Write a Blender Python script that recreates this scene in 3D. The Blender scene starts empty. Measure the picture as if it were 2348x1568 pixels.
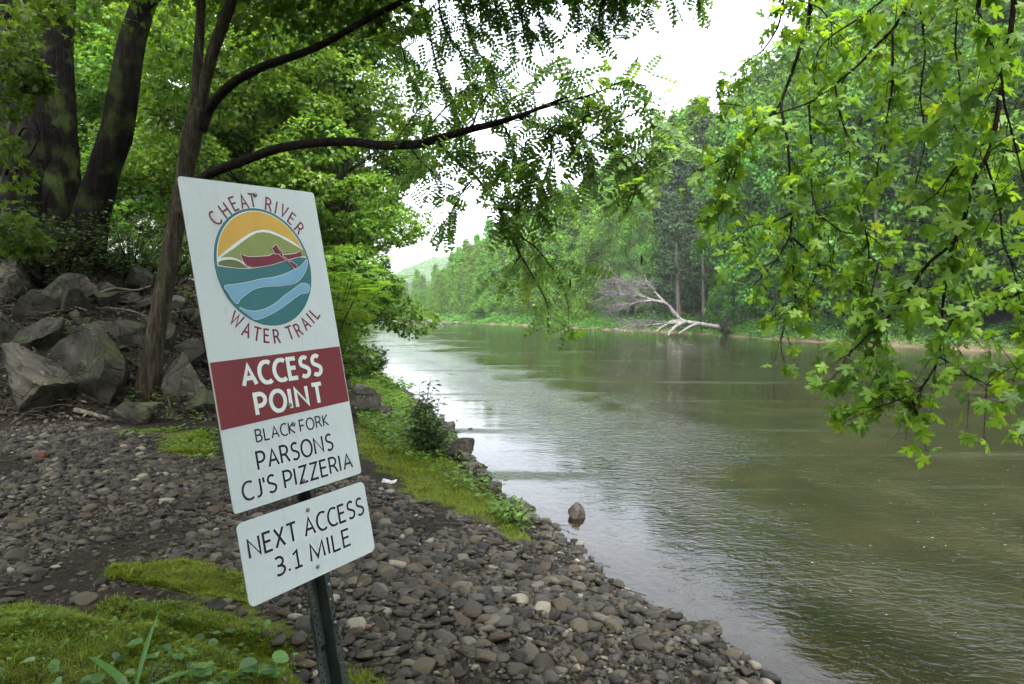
import bpy, math, random
import numpy as np
from mathutils import Vector, Matrix

SC = bpy.context.scene
COL = SC.collection
RAD = math.radians

# ---------------------------------------------------------------- camera
CAM_H = 2.2
F = 1565.0                       # focal length in units of a 2347-wide picture (24 mm on 36 mm)
PITCH = math.atan(72.0 / F)
cd = bpy.data.cameras.new('camera')
cd.sensor_width = 36.0
cd.lens = 24.0
cd.clip_start = 0.05
cd.clip_end = 5000.0
cam = bpy.data.objects.new('camera', cd)
COL.objects.link(cam)
cam.location = (0, 0, CAM_H)
cam.rotation_euler = (math.pi / 2 - PITCH, 0, 0)
SC.camera = cam

# ---------------------------------------------------------------- sky, sun, exposure
SUN_EL, SUN_AZ = RAD(60), RAD(170)     # azimuth clockwise from +Y: sun high, behind the camera
world = bpy.data.worlds.new('World')
SC.world = world
world.use_nodes = True
nt = world.node_tree
nt.nodes.clear()
sky = nt.nodes.new('ShaderNodeTexSky')
sky.sky_type = 'NISHITA'
sky.sun_disc = False
sky.sun_elevation = SUN_EL
sky.sun_rotation = SUN_AZ
sky.dust_density = 6.0
sky.air_density = 1.0
hs = nt.nodes.new('ShaderNodeHueSaturation')   # overcast: nearly colourless cloud light
hs.inputs['Saturation'].default_value = 0.38
bgn = nt.nodes.new('ShaderNodeBackground')
bgn.inputs['Strength'].default_value = 0.15
out = nt.nodes.new('ShaderNodeOutputWorld')
nt.links.new(sky.outputs[0], hs.inputs['Color'])
nt.links.new(hs.outputs[0], bgn.inputs['Color'])
nt.links.new(bgn.outputs[0], out.inputs['Surface'])

sl = bpy.data.lights.new('sun', 'SUN')
sl.energy = 0.75
sl.angle = RAD(20)
sl.color = (1.0, 0.96, 0.9)
sun = bpy.data.objects.new('sun', sl)
COL.objects.link(sun)
sdir = Vector((math.sin(SUN_AZ) * math.cos(SUN_EL), math.cos(SUN_AZ) * math.cos(SUN_EL), math.sin(SUN_EL)))
sun.rotation_euler = sdir.to_track_quat('Z', 'Y').to_euler()
sun.location = sdir * 50

SC.view_settings.view_transform = 'Standard'
SC.view_settings.look = 'None'
SC.view_settings.gamma = 1.0
SC.view_settings.exposure = 3.15
SC.render.engine = 'CYCLES'
cy = SC.cycles
cy.max_bounces = 8
cy.diffuse_bounces = 5
cy.glossy_bounces = 3
cy.transmission_bounces = 6
cy.transparent_max_bounces = 8
cy.volume_bounces = 0
cy.use_adaptive_sampling = True
cy.adaptive_threshold = 0.015
cy.use_denoising = True
cy.caustics_reflective = False
cy.caustics_refractive = False
cy.sample_clamp_indirect = 6.0

# ---------------------------------------------------------------- numeric helpers
def ray(px, py):
    a, b = (px - 1173.5) / F, -(py - 784.0) / F
    c, s = math.cos(PITCH), math.sin(PITCH)
    return np.array([a, c + b * s, b * c - s])

def at(px, py, Y):
    """world point seen at (px,py) that lies Y metres ahead"""
    d = ray(px, py)
    return np.array([0, 0, CAM_H]) + d * (Y / d[1])

def on_plane(px, py, z=0.0):
    d = ray(px, py)
    return np.array([0, 0, CAM_H]) + d * ((z - CAM_H) / d[2])

def unit(v):
    v = np.asarray(v, float)
    return v / np.maximum(np.linalg.norm(v, axis=-1, keepdims=True), 1e-9)

def _hash(i, j, k, seed):
    with np.errstate(over='ignore'):
        h = (i.astype(np.int64) * 374761393 + j.astype(np.int64) * 668265263 + k.astype(np.int64) * 2147483647 + seed * 974634721) & 0xffffffff
        h = ((h ^ (h >> 13)) * 1274126177) & 0xffffffff
        h = h ^ (h >> 16)
    return (h & 0xffffff) / float(0xffffff)

def vnoise(p, seed=0):
    """value noise -1..1 on an (n,3) array"""
    p = np.asarray(p, float)
    b = np.floor(p)
    f = p - b
    f = f * f * (3 - 2 * f)
    b = b.astype(np.int64)
    r = 0
    for dx in (0, 1):
        for dy in (0, 1):
            for dz in (0, 1):
                w = (f[:, 0] if dx else 1 - f[:, 0]) * (f[:, 1] if dy else 1 - f[:, 1]) * (f[:, 2] if dz else 1 - f[:, 2])
                r = r + w * _hash(b[:, 0] + dx, b[:, 1] + dy, b[:, 2] + dz, seed)
    return r * 2 - 1

def fbm(p, seed=0, octv=3, gain=0.5):
    r, a, s = 0, 1.0, 1.0
    for o in range(octv):
        r = r + a * vnoise(np.asarray(p) * s, seed + o * 17)
        a *= gain
        s *= 2.03
    return r

def noise2(x, y, seed=0, octv=3):
    x = np.asarray(x, float).ravel()
    y = np.asarray(y, float).ravel()
    return fbm(np.c_[x, y, np.zeros_like(x) + 0.37], seed, octv)

# ---------------------------------------------------------------- objects
def link(o, parent=None):
    COL.objects.link(o)
    if parent is not None:
        o.parent = parent
    return o

def tag(o, label=None, cat=None, group=None, kind=None):
    if label: o['label'] = label
    if cat: o['category'] = cat
    if group: o['group'] = group
    if kind: o['kind'] = kind
    return o

def empty(name, loc=(0, 0, 0), rz=0.0):
    o = bpy.data.objects.new(name, None)
    o.empty_display_size = 0.2
    link(o)
    o.location = tuple(float(v) for v in loc)
    o.rotation_euler = (0, 0, rz)
    return o

class MB:
    """collects pieces and links them as one mesh object"""
    def __init__(self):
        self.v, self.f, self.m, self.s, self.n = [], [], [], [], 0
    def add(self, verts, faces, mat=0, smooth=True):
        verts = np.asarray(verts, float).reshape(-1, 3)
        if isinstance(faces, np.ndarray):
            faces = [faces]
        else:
            by = {}
            for f in faces:
                by.setdefault(len(f), []).append(f)
            faces = [np.array(q) for q in by.values()]
        for q in faces:
            if len(q) == 0: continue
            self.f.append(np.asarray(q, np.int64) + self.n)
            self.m.append(mat)
            self.s.append(smooth)
        self.v.append(verts)
        self.n += len(verts)
        return self
    def data(self, name, mats):
        me = bpy.data.meshes.new(name)
        V = np.concatenate(self.v)
        loops = np.concatenate([q.ravel() for q in self.f])
        tot = np.concatenate([np.full(len(q), q.shape[1]) for q in self.f])
        mi = np.concatenate([np.full(len(q), m) for q, m in zip(self.f, self.m)])
        sm = np.concatenate([np.full(len(q), s) for q, s in zip(self.f, self.s)])
        me.vertices.add(len(V))
        me.vertices.foreach_set('co', V.astype(np.float32).ravel())
        me.loops.add(len(loops))
        me.loops.foreach_set('vertex_index', loops.astype(np.int32))
        me.polygons.add(len(tot))
        st = np.r_[0, np.cumsum(tot)[:-1]]
        me.polygons.foreach_set('loop_start', st.astype(np.int32))
        me.polygons.foreach_set('loop_total', tot.astype(np.int32))
        me.polygons.foreach_set('material_index', mi.astype(np.int32))
        me.polygons.foreach_set('use_smooth', sm.astype(bool))
        for m in (mats if isinstance(mats, (list, tuple)) else [mats]):
            me.materials.append(m)
        me.update(calc_edges=True)
        return me
    def build(self, name, mats, parent=None):
        return link(bpy.data.objects.new(name, self.data(name, mats)), parent)

def put(name, me, parent=None):
    return link(bpy.data.objects.new(name, me), parent)

def attr(me, name, vals):
    a = me.attributes.new(name, 'FLOAT', 'POINT')
    a.data.foreach_set('value', np.asarray(vals, np.float32))

def grid_faces(nx, ny):
    i = np.arange(nx - 1)[None, :] + np.arange(ny - 1)[:, None] * nx
    i = i.ravel()
    return np.c_[i, i + 1, i + 1 + nx, i + nx]

def spline(P, n):
    """Catmull-Rom through rows of P (xyz and anything else), about n points"""
    P = np.asarray(P, float)
    Q = np.vstack([2 * P[0] - P[1], P, 2 * P[-1] - P[-2]])
    seg = len(P) - 1
    k = max(2, int(round(n / seg)))
    o = []
    for i in range(seg):
        a, b, c, d = Q[i:i + 4]
        for t in np.arange(k) / k:
            o.append(0.5 * (2 * b + (c - a) * t + (2 * a - 5 * b + 4 * c - d) * t * t + (3 * b - a - 3 * c + d) * t ** 3))
    o.append(P[-1])
    return np.array(o)

def tube(P, R, n=8, cap=True, rough=0.0, seed=0, flute=0.0):
    P = np.asarray(P, float)
    R = np.broadcast_to(np.asarray(R, float), (len(P),))
    T = unit(np.gradient(P, axis=0))
    u = unit(np.cross(T[0], [0.13, 0.99, 0.05] if abs(T[0][1]) < 0.9 else [1, 0, 0]))
    V = []
    th = np.arange(n) * 2 * math.pi / n
    for p, t, r in zip(P, T, R):
        u = unit(u - t * (u @ t))
        w = np.cross(t, u)
        rr = r * (1 + flute * np.sin(th * 3 + seed))
        V.append(p + rr[:, None] * (np.cos(th)[:, None] * u + np.sin(th)[:, None] * w))
    V = np.concatenate(V)
    if rough:
        rep = np.repeat(R, n)[:, None]
        c = np.repeat(P, n, axis=0)
        d = V - c
        V = c + d * (1 + rough * fbm(np.c_[d / np.maximum(rep, 1e-6) * 1.6, ] + c * np.array([1, 1, 0.6]) * 1.3, seed, 3)[:, None])
    i = np.arange(len(P) - 1)[:, None] * n
    j = np.arange(n)[None, :]
    j2 = (j + 1) % n
    F_ = np.stack([i + j, i + j2, i + n + j2, i + n + j], -1).reshape(-1, 4)
    fs = [F_]
    if cap:
        e = len(P) - 1
        fs = [F_, np.array([list(range(n))[::-1]]), np.array([[e * n + q for q in range(n)]])]
    return V, fs

def add_tube(mb, P, R, n=8, mat=0, **k):
    V, fs = tube(P, R, n, **k)
    b = mb.n
    mb.v.append(V)
    for q in fs:
        mb.f.append(q + b)
        mb.m.append(mat)
        mb.s.append(True)
    mb.n += len(V)

def box(mb, lo, hi, mat=0, M=None):
    x0, y0, z0 = lo
    x1, y1, z1 = hi
    v = np.array([(x0, y0, z0), (x1, y0, z0), (x1, y1, z0), (x0, y1, z0), (x0, y0, z1), (x1, y0, z1), (x1, y1, z1), (x0, y1, z1)], float)
    if M is not None: v = v @ M[:3, :3].T + M[:3, 3]
    mb.add(v, np.array([(3, 2, 1, 0), (4, 5, 6, 7), (0, 1, 5, 4), (1, 2, 6, 5), (2, 3, 7, 6), (3, 0, 4, 7)]), mat, False)

_ico = {}
def ico(sub):
    if sub not in _ico:
        import bmesh
        bm = bmesh.new()
        bmesh.ops.create_icosphere(bm, subdivisions=sub, radius=1)
        v = np.array([q.co[:] for q in bm.verts])
        f = np.array([[q.index for q in g.verts] for g in bm.faces])
        bm.free()
        _ico[sub] = (v, f)
    return _ico[sub]

def rot_z(a):
    c, s = math.cos(a), math.sin(a)
    return np.array([[c, -s, 0], [s, c, 0], [0, 0, 1.0]])

# ---------------------------------------------------------------- leaves
def scatter(mb, T, faces, pos, tip, nor, size, mat=0, smooth=False):
    """T (k,3) template: x = along the leaf from its base, y = across, z = up from the blade"""
    pos = np.asarray(pos, float)
    tip = unit(tip)
    nor = np.asarray(nor, float)
    nor = unit(nor - tip * (nor * tip).sum(1, keepdims=True))
    b = np.cross(nor, tip)
    size = np.asarray(size, float)
    if size.ndim == 1: size = size[:, None]
    V = (pos[:, None, :] + size[:, None, :] * (T[None, :, 0:1] * tip[:, None, :] + T[None, :, 1:2] * b[:, None, :] + T[None, :, 2:3] * nor[:, None, :])).reshape(-1, 3)
    off = (np.arange(len(pos)) * len(T))[:, None, None]
    for q in faces:
        q = np.asarray(q)
        mb.f.append((q[None] + off).reshape(-1, q.shape[1]) + mb.n)
        mb.m.append(mat)
        mb.s.append(smooth)
    mb.v.append(V)
    mb.n += len(V)

def half_leaf(pts, z):
    """outline of one half (base to tip) mirrored; centre line kept low so the blade folds a little"""
    pts = np.array(pts, float)
    n = len(pts)
    c = np.c_[np.linspace(0, pts[-1][0], n), np.zeros(n), np.zeros(n)]
    r = np.c_[pts, np.abs(pts[:, 1]) * z]
    l = r * [1, -1, 1]
    V = np.vstack([c, r, l])
    f = []
    for i in range(n - 1):
        f.append((i, i + n, i + 1 + n, i + 1))
        f.append((i + 1, i + 1 + 2 * n, i + 2 * n, i))
    return V, [np.array(f)]

# silver maple, five deep lobes with teeth: fan of triangles about the centre
_ml = [(0, 0), (.02, .10), (-.12, .26), (-.05, .30), (-.10, .42), (.06, .36), (.12, .30), (.20, .27), (.26, .42), (.34, .45), (.38, .62), (.48, .52), (.60, .56),
       (.56, .42), (.52, .30), (.44, .13), (.58, .14), (.66, .26), (.74, .19), (.84, .20), (.86, .09), (1.02, 0)]
_o = np.array(_ml + [(x, -y) for x, y in _ml[-2:0:-1]])
MAPLE = np.vstack([[(.30, 0, 0)], np.c_[_o, -0.10 * _o[:, 1] ** 2 - .12 * (_o[:, 0] - .4) ** 2 + .05 * np.abs(_o[:, 1])]])
MAPLE_F = [np.array([(0, i + 1, (i + 1) % len(_o) + 1) for i in range(len(_o))])]
MAPLES = []
for _k, (_c, _f, _t, _w) in enumerate(((.12, .05, .0, 1.0), (.45, .22, .12, .92), (.30, -.18, -.15, 1.05), (.05, .35, .05, .85))):
    _v = MAPLE.copy()
    _v[:, 1] *= _w
    _v[:, 2] = -_c * (_v[:, 0] - .3) ** 2 - _f * np.abs(_v[:, 1]) * .8 - .25 * _v[:, 1] ** 2 * (_k % 2) + _t * _v[:, 1] + .04 * np.sin(_v[:, 1] * 11 + _k)
    MAPLES.append(_v)
# simpler maple leaf for the trees further off
_m2 = [(0, 0), (-.08, .36), (.16, .26), (.38, .55), (.46, .16), (.70, .18), (1.0, 0)]
_o2 = np.array(_m2 + [(x, -y) for x, y in _m2[-2:0:-1]])
MAPLE2 = np.vstack([[(.3, 0, 0.0)], np.c_[_o2, -0.15 * _o2[:, 1] ** 2 - .15 * (_o2[:, 0] - .4) ** 2]])
MAPLE2_F = [np.array([(0, i + 1, (i + 1) % len(_o2) + 1) for i in range(len(_o2))])]
# one oval leaf, folded along its rib
OVAL, OVAL_F = half_leaf([(0, 0), (.22, .21), (.55, .25), (.82, .13), (1, 0)], .25)
LANCE, LANCE_F = half_leaf([(0, .015), (.2, .06), (.45, .085), (.75, .06), (1, 0)], .5)
LANCE[:, 2] += -.35 * (LANCE[:, 0] ** 2)
QUAD = np.array([(0, 0, 0), (.5, .32, -.05), (1, 0, -.08), (.5, -.32, -.05)])
QUAD_F = [np.array([(0, 1, 2, 3)])]
BLADE = np.array([(0, -.05, 0), (0, .05, 0), (.55, .04, .03), (1, 0, -.12), (.55, -.04, .03)])
BLADE_F = [np.array([(0, 4, 2, 1)]), np.array([(4, 3, 2)])]

def pinnate(pairs, lw, ll, hexa=True, droop=.25):
    """a compound leaf one unit long: stalk and paired leaflets"""
    V, f = [], {3: [], 4: [], 6: []}
    def leaflet(x, ang, L, Wd):
        z = -droop * x * x
        c, s = math.cos(ang), math.sin(ang)
        pts = [(0, 0), (.25, .42), (.7, .45), (1, 0), (.7, -.45), (.25, -.42)] if hexa else [(0, 0), (.5, .5), (1, 0), (.5, -.5)]
        b = len(V)
        for a, w in pts:
            a, w = a * L, w * Wd
            V.append((x + a * c - w * s, a * s + w * c, z - .12 * a))
        f[len(pts)].append(tuple(range(b, b + len(pts))))
    for i in range(pairs):
        x = .16 + .80 * i / (pairs - 1)
        k = 1 - .35 * abs(i / (pairs - 1) - .45)
        for sgn in (1, -1):
            leaflet(x, sgn * 1.25, ll * k, lw * k)
    leaflet(.97, 0, ll * .9, lw)
    b = len(V)
    n = 5
    for i in range(n):
        x = i / (n - 1)
        w = .007 * (1.3 - x)
        V.append((x, w, -droop * x * x))
        V.append((x, -w, -droop * x * x))
    for i in range(n - 1):
        f[4].append((b + 2 * i, b + 2 * i + 2, b + 2 * i + 3, b + 2 * i + 1))
    return np.array(V), [np.array(q) for q in f.values() if q]
LOCUST, LOCUST_F = pinnate(6, .15, .215)
FROND, FROND_F = pinnate(11, .07, .24, hexa=False, droop=.35)
# ---------------------------------------------------------------- materials
class G:
    def __init__(self, name):
        self.mat = bpy.data.materials.new(name)
        self.mat.use_nodes = True
        self.t = self.mat.node_tree
        self.t.nodes.clear()
        self.out = self.n('OutputMaterial')
    def n(self, typ, **kw):
        nd = self.t.nodes.new('ShaderNode' + typ)
        for k, v in kw.items():
            if hasattr(nd, k) and not (k in nd.inputs): setattr(nd, k, v)
            else: self.s(nd, k, v)
        return nd
    def s(self, nd, k, v):
        i = nd.inputs[k]
        if isinstance(v, bpy.types.NodeSocket): self.t.links.new(v, i)
        elif isinstance(v, tuple) and len(v) == 3 and i.type == 'RGBA': i.default_value = (*v, 1)
        else: i.default_value = v
    def noise(self, scale, detail=4, rough=.55, vec=None, dist=0.0):
        nd = self.n('TexNoise', Scale=scale, Detail=detail, Roughness=rough, Distortion=dist)
        self.t.links.new(vec if vec is not None else self.pos(), nd.inputs['Vector'])
        return nd.outputs['Fac']
    def pos(self):
        if not hasattr(self, '_p'): self._p = self.n('NewGeometry').outputs['Position']
        return self._p
    def obj(self):
        if not hasattr(self, '_o'): self._o = self.n('TexCoord').outputs['Object']
        return self._o
    def ramp(self, fac, stops, interp='LINEAR'):
        nd = self.n('ValToRGB')
        nd.color_ramp.interpolation = interp
        e = nd.color_ramp.elements
        while len(e) < len(stops): e.new(0.5)
        for q, (p, c) in zip(e, stops):
            q.position = p
            q.color = (*c, 1) if not isinstance(c, (int, float)) else (c, c, c, 1)
        self.t.links.new(fac, nd.inputs[0])
        return nd.outputs[0]
    def mix(self, fac, a, b, mode='MIX'):
        nd = self.n('Mix', data_type='RGBA', blend_type=mode)
        for idx, v in ((0, fac), (6, a), (7, b)):
            if isinstance(v, bpy.types.NodeSocket): self.t.links.new(v, nd.inputs[idx])
            elif isinstance(v, tuple): nd.inputs[idx].default_value = (*v, 1)
            else: nd.inputs[idx].default_value = v
        return nd.outputs[2]
    def math(self, op, a, b=0.5, clamp=False):
        nd = self.n('Math', operation=op, use_clamp=clamp)
        for i, v in ((0, a), (1, b)):
            if isinstance(v, bpy.types.NodeSocket): self.t.links.new(v, nd.inputs[i])
            else: nd.inputs[i].default_value = v
        return nd.outputs[0]
    def map(self, vec, scale=(1, 1, 1), rot=(0, 0, 0)):
        nd = self.n('Mapping')
        self.t.links.new(vec, nd.inputs[0])
        nd.inputs['Scale'].default_value = scale
        nd.inputs['Rotation'].default_value = rot
        return nd.outputs[0]
    def bump(self, h, strength=.5, dist=.01, normal=None):
        nd = self.n('Bump', Strength=strength, Distance=dist)
        self.t.links.new(h, nd.inputs['Height'])
        if normal is not None: self.t.links.new(normal, nd.inputs['Normal'])
        return nd.outputs[0]
    def attr(self, name):
        return self.n('Attribute', attribute_name=name).outputs['Fac']
    def pbr(self, color, rough=.7, normal=None, spec=.3, **kw):
        b = self.n('BsdfPrincipled', Roughness=rough, **kw)
        self.s(b, 'Base Color', color)
        self.s(b, 'Specular IOR Level', spec)
        if normal is not None: self.s(b, 'Normal', normal)
        return b.outputs[0]
    def done(self, sh):
        self.t.links.new(sh, self.out.inputs['Surface'])
        return self.mat

def leaf_mat(name, dark, mid, light, trans=.4, tcol=None, rough=.45, spec=.35, island=True, tint=.12):
    g = G(name)
    geo = g.n('NewGeometry')
    r = geo.outputs['Random Per Island']
    c = g.ramp(r, [(0, tuple(q * .62 for q in dark)), (.18, dark), (.5, mid), (.90, light), (.97, light), (1.0, (light[0] * 1.35, light[1] * 1.05, light[2] * .9))])
    spot = g.noise(70, 3, .6)
    c = g.mix(g.ramp(spot, [(.56, 0), (.74, .45)]), c, tuple(q * .55 for q in mid))
    big = g.noise(.55, 2, .5)
    c = g.mix(g.math('MULTIPLY', big, .35), c, g.mix(.6, c, light))
    oi = g.n('ObjectInfo').outputs['Random']
    hsv = g.n('HueSaturation')
    g.s(hsv, 'Hue', g.math('ADD', g.math('MULTIPLY', oi, tint * .22), .5 - tint * .11))
    g.s(hsv, 'Value', g.math('ADD', g.math('MULTIPLY', oi, tint * 2), 1 - tint))
    g.s(hsv, 'Color', c)
    c = hsv.outputs[0]
    p = g.pbr(c, rough, spec=spec)
    t = g.n('BsdfTranslucent')
    g.s(t, 'Color', g.mix(1.0, c, tcol or (1.5, 1.35, .55), 'MULTIPLY'))
    m = g.n('MixShader')
    m.inputs[0].default_value = trans
    g.t.links.new(p, m.inputs[1])
    g.t.links.new(t.outputs[0], m.inputs[2])
    return g.done(m.outputs[0])

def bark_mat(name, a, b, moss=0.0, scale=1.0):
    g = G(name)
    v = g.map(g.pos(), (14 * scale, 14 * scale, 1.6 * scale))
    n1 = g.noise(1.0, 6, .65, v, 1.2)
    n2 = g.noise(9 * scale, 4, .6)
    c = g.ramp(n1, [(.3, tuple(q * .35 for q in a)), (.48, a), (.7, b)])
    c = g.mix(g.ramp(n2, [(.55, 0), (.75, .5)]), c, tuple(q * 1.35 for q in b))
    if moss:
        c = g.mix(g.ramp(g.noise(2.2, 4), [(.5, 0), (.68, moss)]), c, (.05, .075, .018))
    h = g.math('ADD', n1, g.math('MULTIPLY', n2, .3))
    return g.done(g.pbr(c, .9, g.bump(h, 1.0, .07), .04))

def rock_mat(name, a, b, moss=.6, scale=1.0, object_space=False):
    g = G(name)
    P = g.obj() if object_space else g.pos()
    n = g.noise(2.5 * scale, 8, .62, P)
    n2 = g.noise(28 * scale, 5, .6, P)
    n3 = g.noise(1.1 * scale, 3, .5, P)
    c = g.ramp(n, [(.3, tuple(q * .6 for q in a)), (.5, a), (.72, b)])
    c = g.mix(g.ramp(n2, [(.5, 0), (.8, .45)]), c, tuple(q * .45 for q in a))
    c = g.mix(g.ramp(n2, [(.2, .4), (.38, 0)]), c, tuple(min(1, q * 1.5) for q in b))
    if moss:
        up = g.n('SeparateXYZ')
        g.t.links.new(g.n('NewGeometry').outputs['Normal'], up.inputs[0])
        f = g.math('MULTIPLY', g.ramp(n3, [(.48, 0), (.66, 1)]), g.ramp(up.outputs['Z'], [(.0, .35), (.8, 1)]))
        c = g.mix(g.math('MULTIPLY', f, moss), c, (.055, .075, .022))
    oi = g.n('ObjectInfo').outputs['Random']
    c = g.mix(g.math('MULTIPLY', oi, .35), c, (.07, .065, .058))
    cr = g.math('ABSOLUTE', g.math('SUBTRACT', g.noise(1.9 * scale, 3, .5, P, 1.5), .5), 0)
    crack = g.ramp(cr, [(.0, 1), (.018, 0)])
    c = g.mix(g.math('MULTIPLY', crack, .75), c, (.012, .011, .009))
    lich = g.ramp(g.noise(7 * scale, 4, .7, P, .4), [(.60, 0), (.66, .55)])
    c = g.mix(lich, c, tuple(min(1, q * 1.6) for q in b))
    h = g.math('ADD', n, g.math('MULTIPLY', n2, .55))
    h = g.math('SUBTRACT', h, g.math('MULTIPLY', crack, .5))
    return g.done(g.pbr(c, .85, g.bump(h, .8, .04 / scale), .12))

def pebble_mat(name, per_island):
    g = G(name)
    r = g.n('NewGeometry').outputs['Random Per Island'] if per_island else g.n('ObjectInfo').outputs['Random']
    c = g.ramp(r, [(0, (.014, .0135, .012)), (.16, (.036, .033, .026)), (.32, (.022, .021, .019)), (.46, (.060, .051, .035)), (.58, (.028, .024, .018)),
                   (.70, (.048, .045, .040)), (.82, (.046, .035, .023)), (.90, (.088, .080, .062)), (.975, (.17, .155, .125))], 'CONSTANT')
    n = g.noise(42, 5, .6)
    n2 = g.noise(9, 3)
    c = g.mix(g.ramp(n, [(.35, .5), (.6, 0)]), c, g.mix(.5, c, (.03, .028, .025)))
    c = g.mix(g.ramp(n2, [(.5, 0), (.72, .4)]), c, (.062, .056, .045))
    return g.done(g.pbr(c, .62, g.bump(n, .5, .004), .12))

def sign_paint(name, c, rough):
    g = G(name)
    P = g.obj()
    big = g.noise(5, 4, .6, P)
    streak = g.noise(1.0, 4, .6, g.map(P, (60, 60, 5)))
    scr = g.noise(1.0, 2, .5, g.map(P, (140, 140, 18), (0, .9, .3)))
    speck = g.noise(160, 2, .5, P)
    col = g.mix(g.ramp(big, [(.35, 0), (.7, .30)]), c, tuple(q * .82 for q in c))
    col = g.mix(g.ramp(streak, [(.55, 0), (.75, .30)]), col, tuple(a * b for a, b in zip(c, (.66, .65, .58))))
    col = g.mix(g.ramp(scr, [(.70, 0), (.76, .4)]), col, tuple(q * .6 for q in c))
    col = g.mix(g.ramp(speck, [(.74, 0), (.78, .6)]), col, (.12, .10, .07))
    return g.done(g.pbr(col, g.math('ADD', g.math('MULTIPLY', streak, .25), rough), g.bump(big, .06, .02), .45))

def plain(name, c, rough=.6, spec=.35, metal=0.0, var=.12, nscale=18, bump=.15):
    g = G(name)
    n = g.noise(nscale, 4)
    col = g.mix(g.ramp(n, [(.35, 0), (.7, 1)]), tuple(q * (1 - var) for q in c), tuple(min(1, q * (1 + var)) for q in c))
    return g.done(g.pbr(col, rough, g.bump(n, bump, .002), spec, Metallic=metal))

def terrain_mat():
    g = G('riverbank_ground')
    n = g.noise(1.3, 6, .6)
    n2 = g.noise(22, 6, .65)
    n3 = g.noise(90, 4, .6)
    c = g.ramp(n2, [(.3, (.008, .007, .0055)), (.5, (.017, .0145, .011)), (.68, (.033, .028, .021))])
    c = g.mix(g.ramp(n3, [(.58, 0), (.72, .7)]), c, (.055, .049, .038))
    c = g.mix(g.ramp(n, [(.4, 0), (.65, .5)]), c, (.028, .022, .016))
    mo = g.attr('moss')
    mc = g.ramp(n2, [(.3, (.03, .045, .007)), (.5, (.085, .115, .014)), (.7, (.15, .175, .022))])
    f = g.math('MULTIPLY', mo, g.ramp(n, [(.25, .4), (.5, 1)]))
    c = g.mix(g.math('MULTIPLY', f, .75), c, mc)
    sand = g.attr('sand')
    c = g.mix(sand, c, g.ramp(n2, [(.3, (.12, .085, .055)), (.7, (.26, .19, .13))]))
    bed = g.attr('bed')
    c = g.mix(bed, c, g.ramp(g.noise(9, 5), [(.3, (.05, .04, .022)), (.55, (.11, .09, .05)), (.75, (.17, .145, .09))]))
    h = g.math('ADD', n2, g.math('MULTIPLY', n3, .5))
    return g.done(g.pbr(c, .92, g.bump(h, .9, .03), .08))

def water_mat():
    g = G('river_water')
    P = g.pos()
    # ripples: short chop running with the breeze, longer swell, and a calmer band by the shore
    w1 = g.noise(1.0, 2, .5, g.map(P, (13.0, 20.0, 6), (0, 0, .45)), .9)
    w2 = g.noise(1.0, 2, .5, g.map(P, (4.5, 7.5, 2), (0, 0, .3)), .9)
    w3 = g.noise(1.0, 2, .5, g.map(P, (.5, 1.1, .4), (0, 0, .2)))
    patch = g.ramp(g.noise(.35, 3, .5, g.map(P, (1, .55, 1))), [(.36, .12), (.64, 1.1)])
    amp = g.math('MULTIPLY', patch, g.attr('calm'))
    w1 = g.math('SUBTRACT', w1, .5)
    w2 = g.math('SUBTRACT', w2, .5)
    h = g.math('ADD', g.math('MULTIPLY', w1, .015), g.math('MULTIPLY', w2, .030))
    h = g.math('MULTIPLY', h, amp)
    h = g.math('ADD', h, g.math('MULTIPLY', w3, .010))
    strk = g.ramp(g.noise(1.0, 3, .55, g.map(P, (.10, .75, 1), (0, 0, .06))), [(.60, 0), (.68, 1)])
    h = g.math('ADD', h, g.math('MULTIPLY', g.math('MULTIPLY', w1, strk), .022))
    nrm = g.bump(h, 1.0, 1.0)
    bn = g.noise(1.2, 5, .6, g.map(P, (1, .7, 1)))
    body = g.ramp(bn, [(.3, (.0085, .0092, .0048)), (.55, (.0135, .0138, .0068)), (.75, (.021, .0192, .0095))])
    dif = g.n('BsdfDiffuse')
    g.s(dif, 'Color', body)
    tr = g.n('BsdfTransparent')
    g.s(tr, 'Color', (.80, .74, .55))
    bm = g.n('MixShader')
    g.s(bm, 0, g.attr('depth'))
    g.t.links.new(tr.outputs[0], bm.inputs[1])
    g.t.links.new(dif.outputs[0], bm.inputs[2])
    fr = g.n('Fresnel', IOR=1.333)
    g.s(fr, 'Normal', nrm)
    gl = g.n('BsdfGlossy', Roughness=.03)
    g.s(gl, 'Normal', nrm)
    m = g.n('MixShader')
    g.t.links.new(fr.outputs[0], m.inputs[0])
    g.t.links.new(bm.outputs[0], m.inputs[1])
    g.t.links.new(gl.outputs[0], m.inputs[2])
    return g.done(m.outputs[0])

M = {}
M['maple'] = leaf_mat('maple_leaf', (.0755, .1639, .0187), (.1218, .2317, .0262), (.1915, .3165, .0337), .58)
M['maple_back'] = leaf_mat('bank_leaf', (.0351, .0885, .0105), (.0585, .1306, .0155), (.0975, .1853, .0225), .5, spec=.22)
M['locust'] = leaf_mat('locust_leaf', (.0675, .1365, .0275), (.1013, .1950, .0349), (.1485, .2600, .0437), .6)
M['sumac'] = leaf_mat('sumac_leaf', (.0640, .1440, .0160), (.0960, .1920, .0240), (.1200, .2240, .0320), .5)
M['far_light'] = leaf_mat('far_light_leaf', (.0375, .1020, .0095), (.0670, .1530, .0136), (.1027, .2040, .0183), .4, tint=.2, rough=.65, spec=.10)
M['far_mid'] = leaf_mat('far_mid_leaf', (.0255, .0809, .0122), (.0442, .1224, .0177), (.0723, .1712, .0231), .4, tint=.14, rough=.65, spec=.10)
M['hemlock'] = leaf_mat('needle', (.0126, .0294, .0126), (.0210, .0455, .0182), (.0315, .0595, .0210), .2, tint=.25, rough=.65, spec=.10)
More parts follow.
